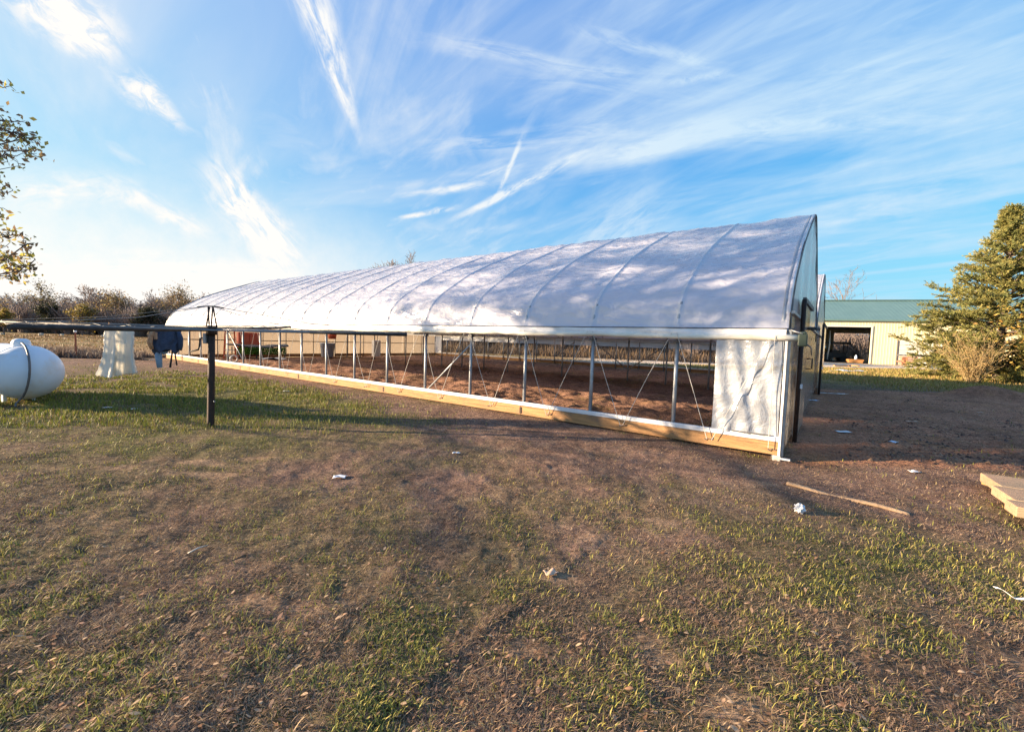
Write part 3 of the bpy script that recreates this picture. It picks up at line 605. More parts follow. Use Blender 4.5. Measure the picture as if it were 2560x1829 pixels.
# near end wall: glossy lower panels, clear gables with studs, trims
def gable(t0, zb, l, mat, name):
    m = MB(); n = 48
    ts = [BAY*i/n for i in range(n+1)]
    vs = [(t0+a, l + .012*math.sin(a*3), zb) for a in ts] + [(t0+a, l+.012*math.sin(a*3), max(zb+.001, zarch(a)-.005)) for a in ts]
    m.add(vs, [(i, i+1, n+2+i, n+1+i) for i in range(n)], True); return m.build(name, mat, gh)
for bay in (0, 1):
    gable(bay*BAY, 2.06, -.015, M['gable'], 'gable_film')
    gable(bay*BAY, 1.70, LEN+.02, M['gable'], 'gable_film')
    n = 8
    for k in range(n):
        t0, t1 = bay*BAY + k*BAY/n, bay*BAY+(k+1)*BAY/n
        if bay == 0 and k == 1: pass
        MB().grid(lambda u, v, t0=t0, t1=t1: (t0+(t1-t0)*u, -.02+.004*math.sin(u*math.pi*2*9), -.02+2.08*v), 54, 1).build('end_panel', M['poly'], gh)
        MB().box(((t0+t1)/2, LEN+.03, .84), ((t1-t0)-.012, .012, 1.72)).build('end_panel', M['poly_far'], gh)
    for tt in (1.0, 2.3, 3.5, 4.72, 6.1, 7.9):
        MB().tube([(bay*BAY+tt, .03, 2.08), (bay*BAY+tt, .03, zarch(tt)-.04)], .018, 6).build('stud', M['galv_dark'], gh)
        MB().tube([(bay*BAY+tt, LEN-.03, 0), (bay*BAY+tt, LEN-.03, zarch(tt)-.04)], .024, 6).build('stud', M['galv'], gh)
    MB().tube([(bay*BAY+a, -.035, z-.01) for a, z in prof(np.linspace(.012, .988, 40))], .012, 6).build('edge_trim', M['galv_dark'], gh)
    MB().tube([(bay*BAY+a, LEN+.035, z+.01) for a, z in prof(np.linspace(.012, .988, 40))], .02, 6).build('edge_trim', M['galv_dark'], gh)
    MB().beam((bay*BAY+.05, -.055, 2.06), (bay*BAY+BAY-.05, -.055, 2.06), .04, .04).build('end_rail', M['galv'], gh)
    MB().beam((bay*BAY+.05, LEN-.03, 1.0), (bay*BAY+BAY-.05, LEN-.03, 1.0), .035, .05).build('end_rail', M['galv_dark'], gh)
    MB().beam((bay*BAY+.05, LEN, .1), (bay*BAY+BAY-.05, LEN, .1), .04, .2).build('baseboard', M['board'], gh)
MB().box((-.01, -.045, .90), (.04, .03, 1.82)).build('corner_post', M['galv'], gh)
MB().box((-.055, -.01, .83), (.008, .03, 1.66)).build('corner_trim', M['white_pl'], gh)
MB().box((.06, .02, -.03), (.10, .10, .22)).build('footing', M['conc'], gh, bevel=.01)
MB().box((-.01, -.09, -.045), (.05, .12, .02)).build('foot_bracket', M['white_pl'], gh)
# sliding doors
def door(t0, t1, h, off):
    d = MB()
    for tt in (t0+.025, t1-.025): d.box((tt, -off, h/2+.03), (.05, .05, h-.06))
    for z_ in (.06, .95, h-.03): d.box(((t0+t1)/2, -off, z_), (t1-t0-.1, .045, .05))
    f = d.build('door', M['galv'], gh)
    MB().grid(lambda u, v: (t0+.03+(t1-t0-.06)*u, -off-.028+.006*math.sin(u*60), .05+(h-.1)*v), 60, 1).build('door_panel', M['poly'], f)
    MB().tube([(t1-.2, -off-.03, 1.35), (t1-.2, -off-.12, 1.36), (t1-.2, -off-.12, 1.16), (t1-.2, -off-.03, 1.15)], .014, 6).build('door_handle', M['black'], f)
    MB().beam((t0-.05, -off-.02, h+.03), (t1+.25, -off-.05, h+.03), .05, .07).build('door_track', M['galv_dark'], gh)
    MB().tube([(t0-.045, -off-.02, -.03), (t0-.045, -off-.02, h+.03)], .034, 8).build('door_post', M['rust'], gh)
    MB().box((t0-.045, -off-.06, .92), (.11, .03, .07)).build('clamp', M['bluestrap'], gh)
    return f
door(1.42, 3.35, 2.33, .09); door(11.2, 14.6, 2.42, .16)
MB().tube([(2.6, -.10, 1.93), (2.5, -.26, 1.93), (2.4, -.30, 1.91)], .03, 8).build('door_stop', M['galv_dark'], gh)
gb = MB().box((-.06, -.20, 1.66), (.12, .11, .17)).box((-.06, -.20, 1.76), (.08, .08, .04)).build('crank_gearbox', M['gearbox'], gh, bevel=.015)
MB().tube([(-.06, -.14, 1.66), (-.055, .12, 1.68)], .018, 8).build('shaft', M['galv'], gb)
MB().tube([(-.10, -.20, 1.75), (-.06, -.08, 1.79), (-.02, -.05, 1.81)], .01, 6).build('guide_arm', M['galv'], gb)
MB().tube([(-.06,-.24,1.62), (-.03,-.30,1.56), (-.02,-.31,1.46)], .009, 6).build('crank', M['galv_dark'], gb)
# ------------------------------------------------------------------ rotary clothes line
cp = G(531, 1063); hx, hy = float(cp[0]), float(cp[1])
hs = empty('rotary_clothesline', (hx, hy, 0), 0, 'rusty rotary clothesline with long pipe arms and a winding crank on its post', 'clothesline')
lean = Vector((-.0, 0, 0))
MB().tube([(-.03,0,-.2), (-.028,0,.0), (-.01,0,.8), (0,0,1.50)], [.055,.053,.050,.049], 12).build('post', M['rust'], hs)
MB().tube([(0,0,1.46), (0,0,1.60)], .075, 12).build('head', M['rust'], hs)
PHI, AL = .1, 3.06
dirs = [Vector((math.cos(PHI+a), math.sin(PHI+a), 0)) for a in (0, math.pi/2, math.pi, -math.pi/2)]
tips = []
for k, d in enumerate(dirs):
    zt = (1.565, 1.665, 1.555, 1.505)[k]; tip = Vector((d.x*AL, d.y*AL, zt)); tips.append(tip)
    a0 = Vector((d.x*.05, d.y*.05, 1.545))
    if k == 0:
        md = a0.lerp(tip, .5); MB().tube([a0, md], .021, 8).build('arm', M['pipe_l'], hs); MB().tube([a0.lerp(tip, .485), tip], .027, 8).build('arm_sleeve', M['pipe'], hs)
    else: MB().tube([a0, a0.lerp(tip, .5)+Vector((0,0,-.008)), tip], [.030,.028,.024], 8).build('arm', M['pipe'], hs)
for fr in (.40, .56, .72, .88, .985):
    P = [Vector((d.x*.05, d.y*.05, 1.545)).lerp(t, fr) + Vector((0,0,.03)) for d, t in zip(dirs, tips)]
    m = MB()
    for k in range(4):
        a, b = P[k], P[(k+1) % 4]; m.tube([a, (a+b)/2 + Vector((0,0,-.035)), b], .0032, 5, False)
    m.build('washing_line', M['wire'], hs)
m = MB(); top = 1.90
for sx in (-1, 1):
    m.tube([(sx*.085, .0, 1.58), (sx*.028, 0, top)], .010, 6); m.tube([(sx*.015, -.03, 1.58), (sx*.036, -.02, top)], .010, 6)
m.tube([(-.22, .0, top-.005), (-.06, 0, top+.012), (.07, 0, top+.012), (.20, .0, top-.012)], .011, 6); m.build('stay_tower', M['rust'], hs)
m = MB()
for d, t in zip(dirs, tips): m.tube([(d.x*.06, d.y*.06, top+.01), Vector((0,0,top)).lerp(t, .5)+Vector((0,0,-.04)), t+Vector((0,0,.03))], .0045, 5, False)
m.build('stay_wire', M['wire'], hs)
ck = MB().box((-.075, -.03, 1.40), (.05, .07, .16)).build('crank_housing', M['pipe_l'], hs, bevel=.01)
MB().tube([(-.09,-.05,1.41), (-.15,-.05,1.40), (-.155,-.06,1.27), (-.17,-.06,1.22), (-.29,-.07,1.185)], .013, 7).build('crank', M['black'], ck)
MB().tube([(.05,-.035,.40), (.075,-.05,.40)], .012, 6).build('bolt', M['pipe_l'], hs)
# washing on the lines
def onray(u, t):        # a spot between the left and the back arm, at fraction t of the way out
    A = Vector((hx, hy, 0)) + dirs[2]*AL*t; B = Vector((hx, hy, 0)) + dirs[1]*AL*t
    r = ray(u, 835); k = r[0]/r[1]; s = (A.x - k*A.y)/(-(B.x-A.x) + k*(B.y-A.y)); p = A + (B-A)*s
    return p, (B-A).normalized()
p, e = onray(299, .985); yaw = math.atan2(e.y, e.x)
dr = empty('white_skirt', (p.x, p.y, 0), yaw, 'long white lace skirt hanging from the clothesline, flared at its hem', 'skirt')
def skirt(u, v):
    w_ = .185 + .012*math.sin(v*6) + .095*max(0, v-.4)**1.4*2.1; x = (u-.5)*2
    fold = math.sin(x*5.2+.6) + .5*math.sin(x*11+2+v)
    edge = .004*math.sin(v*52)*abs(x)**6
    return (x*w_*(1+.04*math.sin(v*3+x)) + edge - .035*v*v, fold*(.018+.085*v) + .05*x*x*(1-v), 1.57 - .88*v - .035*v*math.cos(x*2.2+.7) - (.008*math.sin(x*40) if v > .98 else 0))
MB().grid(skirt, 90, 40).build('cloth', filmmat('lace_cloth', (.86,.84,.78), .04, .42, 0, .5, .35, (1,1,1), 9, 1.05), dr, solid=.004)
for sx in (-.13, .13): MB().box((sx, 0, 1.575), (.018, .03, .07)).build('clothes_peg', M['lumber'], dr)
p, e = onray(414, .88)
jk = empty('denim_jacket', (p.x, p.y, 0), math.atan2(e.y, e.x), 'dark denim jacket with brown lining hung upside down on the clothesline', 'jacket')
def jacket(u, v):
    a = 2*math.pi*u; wd = .205 + .02*math.sin(v*4) - .03*v*v + .014*math.sin(v*9+a*2); dp = .035 + .05*v*(1-v*.3)
    return (math.copysign(abs(math.cos(a))**.6, math.cos(a))*wd + .012*math.sin(v*17+a), math.sin(a)*dp + .015*math.sin(math.cos(a)*11+v*6), 1.56 - .46*v - .03*math.cos(a*2)*v - .025*v*math.sin(a*5))
MB().grid(jacket, 72, 18).build('body', M['denim'], jk)
MB().tube([(-.17,-.04,1.52), (-.22,-.06,1.42), (-.24,-.05,1.28), (-.21,-.04,1.16)], [.03,.04,.04,.03], 10).build('sleeve', M['lining'], jk)
MB().tube([(.18,-.03,1.50), (.21,-.05,1.36), (.21,-.05,1.22), (.20,-.04,1.14)], [.035,.045,.04,.035], 10).build('sleeve', M['denim'], jk)
MB().box((-.16,-.075,1.40), (.05,.012,.13)).build('pocket', M['lining'], jk, bevel=.005)
q, e2 = onray(398, .985)
tr = empty('blue_trouser_leg', (q.x, q.y, 0), math.atan2(e2.y, e2.x), 'light blue denim trousers hanging behind the dark jacket with one leg showing below', 'trousers')
for dx, b_ in ((-.03, .80), (.06, 1.06)):
    MB().tube([(dx, .0, 1.56), (dx+.01, .01, 1.25), (dx+.015, .0, 1.0 if b_ < 1 else 1.1), (dx+.03, .0, b_)], [.07, .06, .055, .042], 12).build('leg', M['jean'], tr)
q, e2 = onray(432, .985)
st = empty('dark_stockings', (q.x, q.y, 0), math.atan2(e2.y, e2.x), 'pair of dark stockings dangling below the right side of the denim jacket', 'stockings')
MB().tube([(-.02,0,1.56), (0,0,1.2), (-.02,.01,1.02), (-.035,.0,.92), (-.05,0,.80)], [.03,.02,.014,.017,.02], 9).build('stocking', M['knit'], st)
MB().tube([(.05,0,1.56), (.03,0,1.2), (.035,.01,1.02), (.045,0,.93), (.055,0,.84)], [.03,.02,.013,.012,.014], 9).build('stocking', M['knit'], st)
# ------------------------------------------------------------------ propane tank
tk = empty('propane_tank', (-10.52, 8.92, -.02), math.atan2(.43, -.9), 'white horizontal propane tank with a domed lid and dark hose on the lawn', 'tank')
Rt, hl = .52, 1.15; prf = [(0.001, -hl-.50)] + [(Rt*math.sin(a), -hl-.50*math.cos(a)) for a in np.linspace(.12, math.pi/2, 12)] + [(Rt, hl)] + [(Rt*math.cos(a), hl+.50*math.sin(a)) for a in np.linspace(.12, math.pi/2-.05, 10)] + [(.001, hl+.5)]
MX = Matrix.Translation((0, 0, .62)) @ Matrix.Rotation(math.pi/2, 4, 'Y')
MB().lathe(prf, 48, MX).build('shell', M['tank'], tk)
MB().lathe([(.001,.15),(.07,.147),(.115,.12),(.135,.07),(.135,-.06)], 28, Matrix.Translation((-.98, 0.02, 1.12))).build('dome_lid', M['tank'], tk)
MB().tube([(-1.09,.04,1.19), (-1.16,.06,1.185)]+[(-1.17-.54*math.sin(p_), .07+.10*k/9, .62+.56*math.cos(p_)) for k, p_ in enumerate(np.linspace(.12, 2.45, 10))]+[(-1.42,.24,.05), (-1.5,.27,.0)], .018, 8).build('hose', M['galv_dark'], tk)
for sx_ in (-1.15, -.0, 1.15): MB().tube([(sx_, .522*math.cos(a), .62+.522*math.sin(a)) for a in np.linspace(0, 2*math.pi, 49)], .006, 6, False).build('weld_seam', M['tank'], tk)
for lx in (-.7, .8):
    for ly in (-.2, .2): MB().box((lx, ly, .08), (.10, .05, .2)).build('leg', M['tank'], tk)
# ------------------------------------------------------------------ trees
def segs_mesh(segs, n=4):                       # segs: array rows p0(3) p1(3) r0 r1 -> prism mesh arrays
    s = np.array(segs); p0, p1 = s[:, :3], s[:, 3:6]; d = p1-p0; d /= np.linalg.norm(d, axis=1, keepdims=True)+1e-9
    up = np.where(np.abs(d[:, 2:3]) < .9, np.array([[0,0,1.]]), np.array([[1.,0,0]])); a = np.cross(d, up); a /= np.linalg.norm(a, axis=1, keepdims=True)+1e-9; b = np.cross(d, a)
    V = np.empty((len(s), 2*n, 3))
    for k in range(n):
        q = 2*math.pi*k/n; o = a*math.cos(q)+b*math.sin(q); V[:, k] = p0+o*s[:, 6:7]; V[:, n+k] = p1+o*s[:, 7:8]
    base = (np.arange(len(s))*2*n)[:, None]
    Fq = np.concatenate([base+np.array([[k, (k+1) % n, n+(k+1) % n, n+k]]) for k in range(n)], 0)
    return V.reshape(-1, 3), Fq
def grow(rnd, h, levels=4, kids=(6,5,5,4), ang=(.5,.6,.65,.7), spread=1.0, r0=None, clear=.25, minr=.012, wob=.18):
    segs, tips = [], []
    def rec(p, d, Ln, r, lv):
        m = 5 if lv == 0 else 3; pts = [p]; dd = d
        for k in range(m):
            dd = (dd + Vector((rnd.gauss(0,1), rnd.gauss(0,1), rnd.gauss(0,.6)))*wob*.5 + Vector((0,0,.06 if lv else .0))).normalized()
            pts.append(pts[-1] + dd*Ln/m)
        for k in range(m):
            ra, rb = r*(1-.75*k/m), r*(1-.75*(k+1)/m); segs.append((*pts[k], *pts[k+1], max(ra, minr), max(rb, minr*.8)))
        tips.append((pts[-1], lv))
        if lv >= levels: return
        for c in range(kids[lv]):
            f = (clear if lv == 0 else .2) + (1-(clear if lv == 0 else .2))*(c+rnd.random())/kids[lv]; k = min(int(f*m), m-1)
            q = pts[k].lerp(pts[k+1], f*m-k); t = (pts[k+1]-pts[k]).normalized()
            az = c*2.4 + rnd.uniform(-.6, .6); o = t.orthogonal().normalized(); o = Matrix.Rotation(az, 3, t) @ o
            an = ang[lv]*rnd.uniform(.7, 1.3); nd = (t*math.cos(an) + o*math.sin(an)*spread).normalized()
            rec(q, nd, Ln*rnd.uniform(.42, .62)*(1.05-.45*f if lv == 0 else 1), r*(1-.7*f)*.55, lv+1)
    rec(Vector((0,0,-.1)), Vector((rnd.uniform(-.05,.05), rnd.uniform(-.05,.05), 1)).normalized(), h*.72, r0 or h*.018, 0)
    return segs, tips
def leafquads(P, size, pal, flat=.5, jit=.3):
    n = len(P); a = RNG.normal(0, 1, (n, 3)); a[:, 2] *= flat; a /= np.linalg.norm(a, axis=1, keepdims=True); b = np.cross(a, RNG.normal(0, 1, (n, 3))); b /= np.linalg.norm(b, axis=1, keepdims=True)+1e-9
    s = (size*RNG.uniform(.6, 1.35, n))[:, None]; nn = np.cross(a, b)
    V = np.stack([P-a*s*.5, P+b*s*.28+nn*s*.08, P+a*s*.55, P-b*s*.28+nn*s*.08], 1).reshape(-1, 3)
    Fq = (np.arange(n)*4)[:, None]+np.array([[0,1,2,3]]); return V, Fq, np.repeat(pick(pal, n, jit)[:, None], 4, 1).reshape(-1, 3)
def xform(V, rot, sc, pos):
    c, s = math.cos(rot), math.sin(rot); Rm = np.array([[c,-s,0],[s,c,0],[0,0,1]]); return V@Rm.T*sc + np.array(pos)
# far wood: bare crowns that read as one mass
protos = []
for k in range(5):
    sg, tp = grow(random.Random(30+k), 10, 4, (9,5,4,3), (.55,.6,.65,.7), 1.0, .16, .15, .034, .22); protos.append(segs_mesh(sg, 3))
sh = []
for k in range(3):
    sg = []; rd = random.Random(60+k)
    for i in range(70):
        a = rd.uniform(0, 6.28); r = rd.uniform(.1, .9); p = Vector((r*math.cos(a)*.5, r*math.sin(a)*.5, 0)); d = Vector((math.cos(a)*.35*rd.random(), math.sin(a)*.35*rd.random(), 1)).normalized()
        q = p; 
        for j_ in range(3):
            d = (d + Vector((rd.gauss(0,.25), rd.gauss(0,.25), 0))).normalized(); e_ = q + d*rd.uniform(.7,1.3); sg.append((*q, *e_, .03, .025)); q = e_
            if j_: f_ = q + (d+Vector((rd.gauss(0,.8), rd.gauss(0,.8), .2))).normalized()*rd.uniform(.5,1); sg.append((*q, *f_, .026, .02))
    sh.append(segs_mesh(sg, 3))
Vs, Fs, off = [], [], 0
rd = random.Random(5)
def plant(pr, x, y, sc, zs=1.0):
    global off
    V, Fq = pr; V2 = xform(V*np.array([1,1,zs]), rd.uniform(0, 6.28), sc, (x, y, float(gz(np.array([x]), np.array([y]))[0])))
    Vs.append(V2); Fs.append(Fq+off); off += len(V)
def treerow(n, xa, ya, xb, yb, dep, lo, hi):
    for k in range(n):
        f = (k+rd.random())/n; x = xa+(xb-xa)*f; y = ya+(yb-ya)*f + rd.uniform(0, dep)
        hump = .78+.44*vn(np.array([f*n*.13]), np.array([ya*.1]), 77)[0]
        plant(protos[rd.randrange(5)], x, y, rd.uniform(lo, hi)*hump*.072)
treerow(140, -135, 90, -28, 78, 22, 8.5, 12.0)
treerow(48, -30, 66, 26, 56, 12, 5.0, 7.5)
treerow(46, 26, 84, 120, 92, 16, 8.0, 11.0)
for k in range(190):
    f = rd.random(); plant(sh[k % 3], -130+f*104, 86-f*9+rd.uniform(-5, 9), rd.uniform(1.0, 1.6))
for k in range(110):
    f = rd.random(); plant(sh[k % 3], -28+f*54, 62-f*9+rd.uniform(-7, 5), rd.uniform(.8, 1.2))
for k in range(70):
    f = rd.random(); plant(sh[k % 3], 24+f*80, 80+rd.uniform(-3, 8), rd.uniform(1.0, 1.7))
fw = quick('far_woodland', np.concatenate(Vs), np.concatenate(Fs), M['twig']); tag(fw, kind='stuff')
P = []
for x0, y0, x1, y1, n, hh in ((-130, 84, -28, 76, 900, 7), (-28, 63, 26, 53, 500, 4.5), (26, 82, 110, 88, 500, 7)):
    f = RNG.uniform(0, 1, n); cx_ = np.floor(f*26)/26 + RNG.normal(0, .012, n); keep = _h(np.floor(f*26), np.zeros(n), 7) > .35
    P.append(np.stack([x0+(x1-x0)*cx_, y0+(y1-y0)*cx_+RNG.uniform(0, 10, n), RNG.uniform(.05, 1, n)**1.3*hh], 1)[keep])
P = np.concatenate(P); P = np.repeat(P, 12, 0) + RNG.normal(0, .55, (len(P)*12, 3))*np.array([1,1,.8]); P = P[P[:, 2] > 0]
V, Fq, cv = leafquads(P, .34, [(.22,.17,.09),(.17,.13,.08),(.27,.19,.07),(.18,.12,.08),(.13,.115,.06)]); tag(quick('woodland_leaves', V, Fq, M['leaf'], cv), kind='stuff')
def leafy(name, pos, h, wd, pal, label, cat, n=2600, group=None, size=.30, seed=1):
    o = empty(name, (pos[0], pos[1], float(gz(np.array([pos[0]]), np.array([pos[1]]))[0])), 0, label, cat, group)
    sg, tp = grow(random.Random(seed), h, 3, (8,5,4), (.6,.6,.7), wd, .14, .1, .03, .2); V, Fq = segs_mesh(sg, 4); quick('trunk', V, Fq, M['bark'], None, o)
    T = np.array([tuple(t) for t, lv in tp if lv >= 1]); P = T[RNG.integers(0, len(T), n)] + RNG.normal(0, h*.055, (n, 3)); P[:, 2] = np.maximum(P[:, 2], .2)
    V, Fq, cv = leafquads(P, size, pal); quick('crown', V, Fq, M['leaf'], cv, o); return o
YEL = [(.26,.20,.04),(.32,.23,.05),(.19,.16,.045),(.24,.15,.04)]; OLV = [(.20,.175,.075),(.24,.20,.085),(.16,.14,.07)]; DKC = [(.030,.036,.018),(.045,.045,.022),(.022,.026,.014)]; RUS = [(.27,.185,.095),(.22,.15,.08),(.31,.21,.10)]
def at_(u, y): r = ray(u, 825); return (r[0]/r[1]*y, y)
leafy('yellow_tree', at_(205, 72), 5.6, 1.0, YEL+OLV, 'yellow leaved tree at the field edge behind the white skirt and wires', 'tree', 1900, seed=3)
leafy('yellow_bush', at_(10, 60), 3.6, 1.1, YEL, 'bright yellow bush low at the left end of the field edge', 'bush', 1500, seed=4)
leafy('dark_cedar', at_(140, 76), 5.6, 1.2, DKC, 'dark evergreen thicket left of the yellow tree across the field', 'tree', 2600, seed=5)
leafy('dark_cedar', at_(375, 74), 5.2, 1.3, DKC, 'dark low evergreen beside the far corner of the greenhouse', 'tree', 2300, seed=6)
leafy('rusty_oak', at_(290, 80), 8.4, .95, RUS+OLV, 'rusty brown leaved tree rising behind the white skirt', 'tree', 1200, seed=7)
leafy('rusty_oak', at_(425, 82), 10.2, .95, OLV+RUS, 'olive leaved rounded tree just left of the far greenhouse arch', 'tree', 1500, seed=8)
leafy('rusty_oak', at_(95, 84), 10.2, .9, OLV+DKC, 'tall olive grey tree between hanging leaves and yellow tree', 'tree', 1000, seed=9)
# bare trees one can tell apart
def bare(name, pos, h, label, seed, kids=(10,6,5,4), minr=.02, spread=1, r0=None):
    o = empty(name, (pos[0], pos[1], 0), 0, label, 'tree'); sg, tp = grow(random.Random(seed), h, 4, kids, (.65,.65,.7,.7), spread, r0, .35, minr, .18)
    s = np.array(sg); big = s[:, 6] > minr*2.6
    V, Fq = segs_mesh(s[big], 6); quick('trunk', V, Fq, M['bark'], None, o, True); V, Fq = segs_mesh(s[~big], 3); quick('crown', V, Fq, M['twig'], None, o); return o
p = at_(2108, 80); bare('bare_tree', p, 16.6, 'leafless tree standing up behind the green barn roof', 41, (9,4,3,2), .024, .8, .24)
p = at_(990, 74); t_ = bare('bare_tree', p, 15.6, 'leafless tree whose twiggy top shows just above the greenhouse roof', 44, (9,7,6,5), .03)
# overhanging tree at the left edge
TX, TY = -14.0, 7.8
tl = empty('autumn_tree', (TX, TY, float(gz(np.array([TX]), np.array([TY]))[0])), 0, 'autumn tree with sparse yellow green leaves overhanging the propane tank', 'tree')
sg = []; twtips = []
rd = random.Random(8); base = Vector((TX, TY, 0))
def limb(p, q, r0, r1, m=6, wob=.10):
    pts = [Vector(p)]
    for k in range(1, m+1):
        x = Vector(p).lerp(Vector(q), k/m) + Vector((rd.gauss(0,1), rd.gauss(0,1), rd.gauss(0,1)))*wob*(0 if k == m else 1); pts.append(x)
    for k in range(m): sg.append((*(pts[k]), *(pts[k+1]), r0+(r1-r0)*k/m, r0+(r1-r0)*(k+1)/m))
    return pts
trunk = limb((0,0,-.1), (.2,-.1,7.2), .24, .09, 9, .05); trunk += limb(trunk[-1], (-.3,.4,11.0), .09, .02, 6, .1)[1:]
def spray(c, rad, n):                               # twigs and leaves round a spot; c is in tree space
    for k in range(n):
        v = Vector((rd.gauss(0,1), rd.gauss(0,1), rd.gauss(0,.8))); v = v.normalized()*rad*rd.uniform(.35, 1.0); q = Vector(c)+v
        limb(c, q, .007, .003, 3, .03); twtips.append((q, rad)); twtips.append((Vector(c).lerp(q, .6), rad))
for u, v, Y, rad, n in ((28,330,6.6,.34,15), (62,345,6.7,.22,9), (10,300,6.9,.3,10), (70,375,6.5,.18,6), (20,385,6.7,.26,8), (-20,345,6.8,.4,12), (8,480,6.8,.17,5), (-15,430,6.6,.35,8), (0,535,6.9,.14,4), (-30,520,6.7,.35,8), (-25,200,6.8,.33,8), (2,205,6.6,.12,4),
                       (18,590,6.7,.26,11), (62,612,6.6,.2,8), (10,650,6.6,.3,11), (45,668,6.8,.26,10), (75,672,6.6,.14,6), (20,690,6.7,.24,9), (-35,640,6.8,.4,14)):
    c = Vector(tuple(atY(u, v, Y))) - base; zz_ = max(1.0, c.z-.9); s0 = min(trunk, key=lambda t: abs(t.z-zz_)); limb(s0, c, .028, .008, 7, .12); spray(c, rad, max(3, int(n*.75)))
k = 0
while k < 370:  # unseen dense crown, added and gapped to dapple the roof film
    c = Vector((rd.uniform(-8.5, 3.0), rd.uniform(-6.5, 7), rd.uniform(3.6, 12))); e_ = Vector(((c.x+2.8)/5.6, (c.y-.4)/6.4, (c.z-8)/4.2))
    if (4.6 < c.y+TY < 6.5 and c.z < 6.0) or (c.y+TY < 5 and rd.random() < .75): continue
    if e_.length > 1 or e_.length < .35 or c.x+TX > -1.29*(c.y+TY)-.5: continue
    k += 1; s0 = min(trunk, key=lambda t: abs(t.z-max(1.8, c.z-1.4))); pm_ = s0.lerp(c, .55) + Vector((0,0,.25)); limb(s0, pm_, .04, .02, 4, .12); limb(pm_, c, .02, .008, 3, .1); spray(c, .55, 17)
k = 0
while k < 9:  # unseen low boughs, added to shade the foreground turf
    c = Vector((rd.uniform(-7, 6.5), rd.uniform(-8.2, -2.6), rd.uniform(1.9, 5.2)))
    if c.x+TX > -1.29*(c.y+TY)-.9 or c.x+TX > -6.6 or (c.y+TY > 4.6 and c.z < 4.3): continue
    k += 1; s0 = min(trunk, key=lambda t: abs(t.z-max(1.8, c.z-.8))); pm_ = s0.lerp(c, .55) + Vector((0,0,.35)); limb(s0, pm_, .035, .018, 4, .12); limb(pm_, c, .018, .008, 3, .1); spray(c, .5, 9)
V, Fq = segs_mesh(sg, 5); quick('trunk', V, Fq, M['bark'], None, tl, True)
T = np.array([tuple(t) for t, r in twtips]); P = np.repeat(T, 3, 0) + RNG.normal(0, .055, (len(T)*3, 3))
V, Fq, cv = leafquads(P, .078, [(.44,.41,.10),(.34,.33,.09),(.52,.42,.11),(.26,.17,.10),(.38,.27,.13),(.22,.15,.09)], 1.0); quick('crown', V, Fq, M['leaf'], cv, tl)
# conifer on the right
cx_, cy_ = 30.3, 27.0; cf = empty('cedar_tree', (cx_, cy_, .1), 0, 'broad olive green cedar standing in front of the cream barn', 'tree')
rd = random.Random(12); sg = []; SP_, SD = [], []
HT = 10.6; Rp = np.array([(0,3.2),(.9,4.0),(2.6,4.5),(3.8,4.3),(4.65,3.9),(5.85,3.05),(7.2,2.1),(8.4,1.15),(9.2,.7),(10.0,.32),(10.7,.04)])
for k in range(9): sg.append((0,0,HT*k/9-.1, 0,0,HT*(k+1)/9-.1, .24*(1-k/9.3), .24*(1-(k+1)/9.3)))
NBR = 330
for k in range(NBR):
    z = .5 + (HT-.7)*((k+.5)/NBR)**1.18; az = k*2.39996 + rd.uniform(-.4, .4)
    Rz = float(np.interp(z, Rp[:, 0], Rp[:, 1])); lump = .72+.55*float(vn(np.array([az*1.3+9]), np.array([z*.9]), 301)[0]); Ln = max(.25, Rz*lump*rd.uniform(.82, 1.1)); el = rd.uniform(.12, .42) + .3*(z/HT)
    p = Vector((0,0,max(.3, z-Ln*.28))); d = Vector((math.cos(az)*math.cos(el), math.sin(az)*math.cos(el), math.sin(el))); m = max(3, int(Ln/.32)); q = p
    for i_ in range(m):
        d = (d + Vector((rd.gauss(0,.09), rd.gauss(0,.09), rd.gauss(0,.06)-.035))).normalized(); e_ = q + d*Ln/m
        sg.append((*q, *e_, .045*(1-i_/m)+.008, .045*(1-(i_+1)/m)+.008))
        f = (i_+1)/m
        if f > .28:
            for c in range(5 if f < .9 else 7):
                sd_ = (d*.75 + Vector((rd.gauss(0,.6), rd.gauss(0,.6), rd.gauss(.10,.32)))).normalized(); SP_.append(tuple(q.lerp(e_, rd.random()))); SD.append((*sd_, rd.uniform(.28, .55)*(1 if f < .9 else .9)))
        q = e_
V, Fq = segs_mesh(sg, 5); quick('trunk', V, Fq, M['bark'], None, cf, True)
SP_ = np.array(SP_); SD = np.array(SD); nsp = len(SP_); K_ = 22
ff = RNG.uniform(.1, 1, (nsp, K_)); base_ = SP_[:, None] + SD[:, None, :3]*SD[:, None, 3:4]*ff[..., None]
dn = SD[:, None, :3] + RNG.normal(0, .55, (nsp, K_, 3)); dn /= np.linalg.norm(dn, axis=-1, keepdims=True); ln = RNG.uniform(.08, .19, (nsp, K_))*(1.15-.5*ff)
sd2 = np.cross(dn, RNG.normal(0, 1, (nsp, K_, 3))); sd2 /= np.linalg.norm(sd2, axis=-1, keepdims=True)
V = np.stack([base_-sd2*.018, base_+sd2*.018, base_+dn*ln[..., None]+sd2*.008, base_+dn*ln[..., None]-sd2*.008], 2).reshape(-1, 3); Fq = (np.arange(nsp*K_)*4)[:, None]+np.array([[0,1,2,3]])
bc = np.array([(.30,.295,.10),(.36,.335,.115),(.225,.245,.09),(.42,.365,.125),(.25,.25,.095)])[RNG.integers(0, 5, nsp)]*(.75+.5*RNG.uniform(0, 1, (nsp, 1)))
quick('crown', V, Fq, M['leaf'], np.repeat(bc, K_*4, 0), cf)
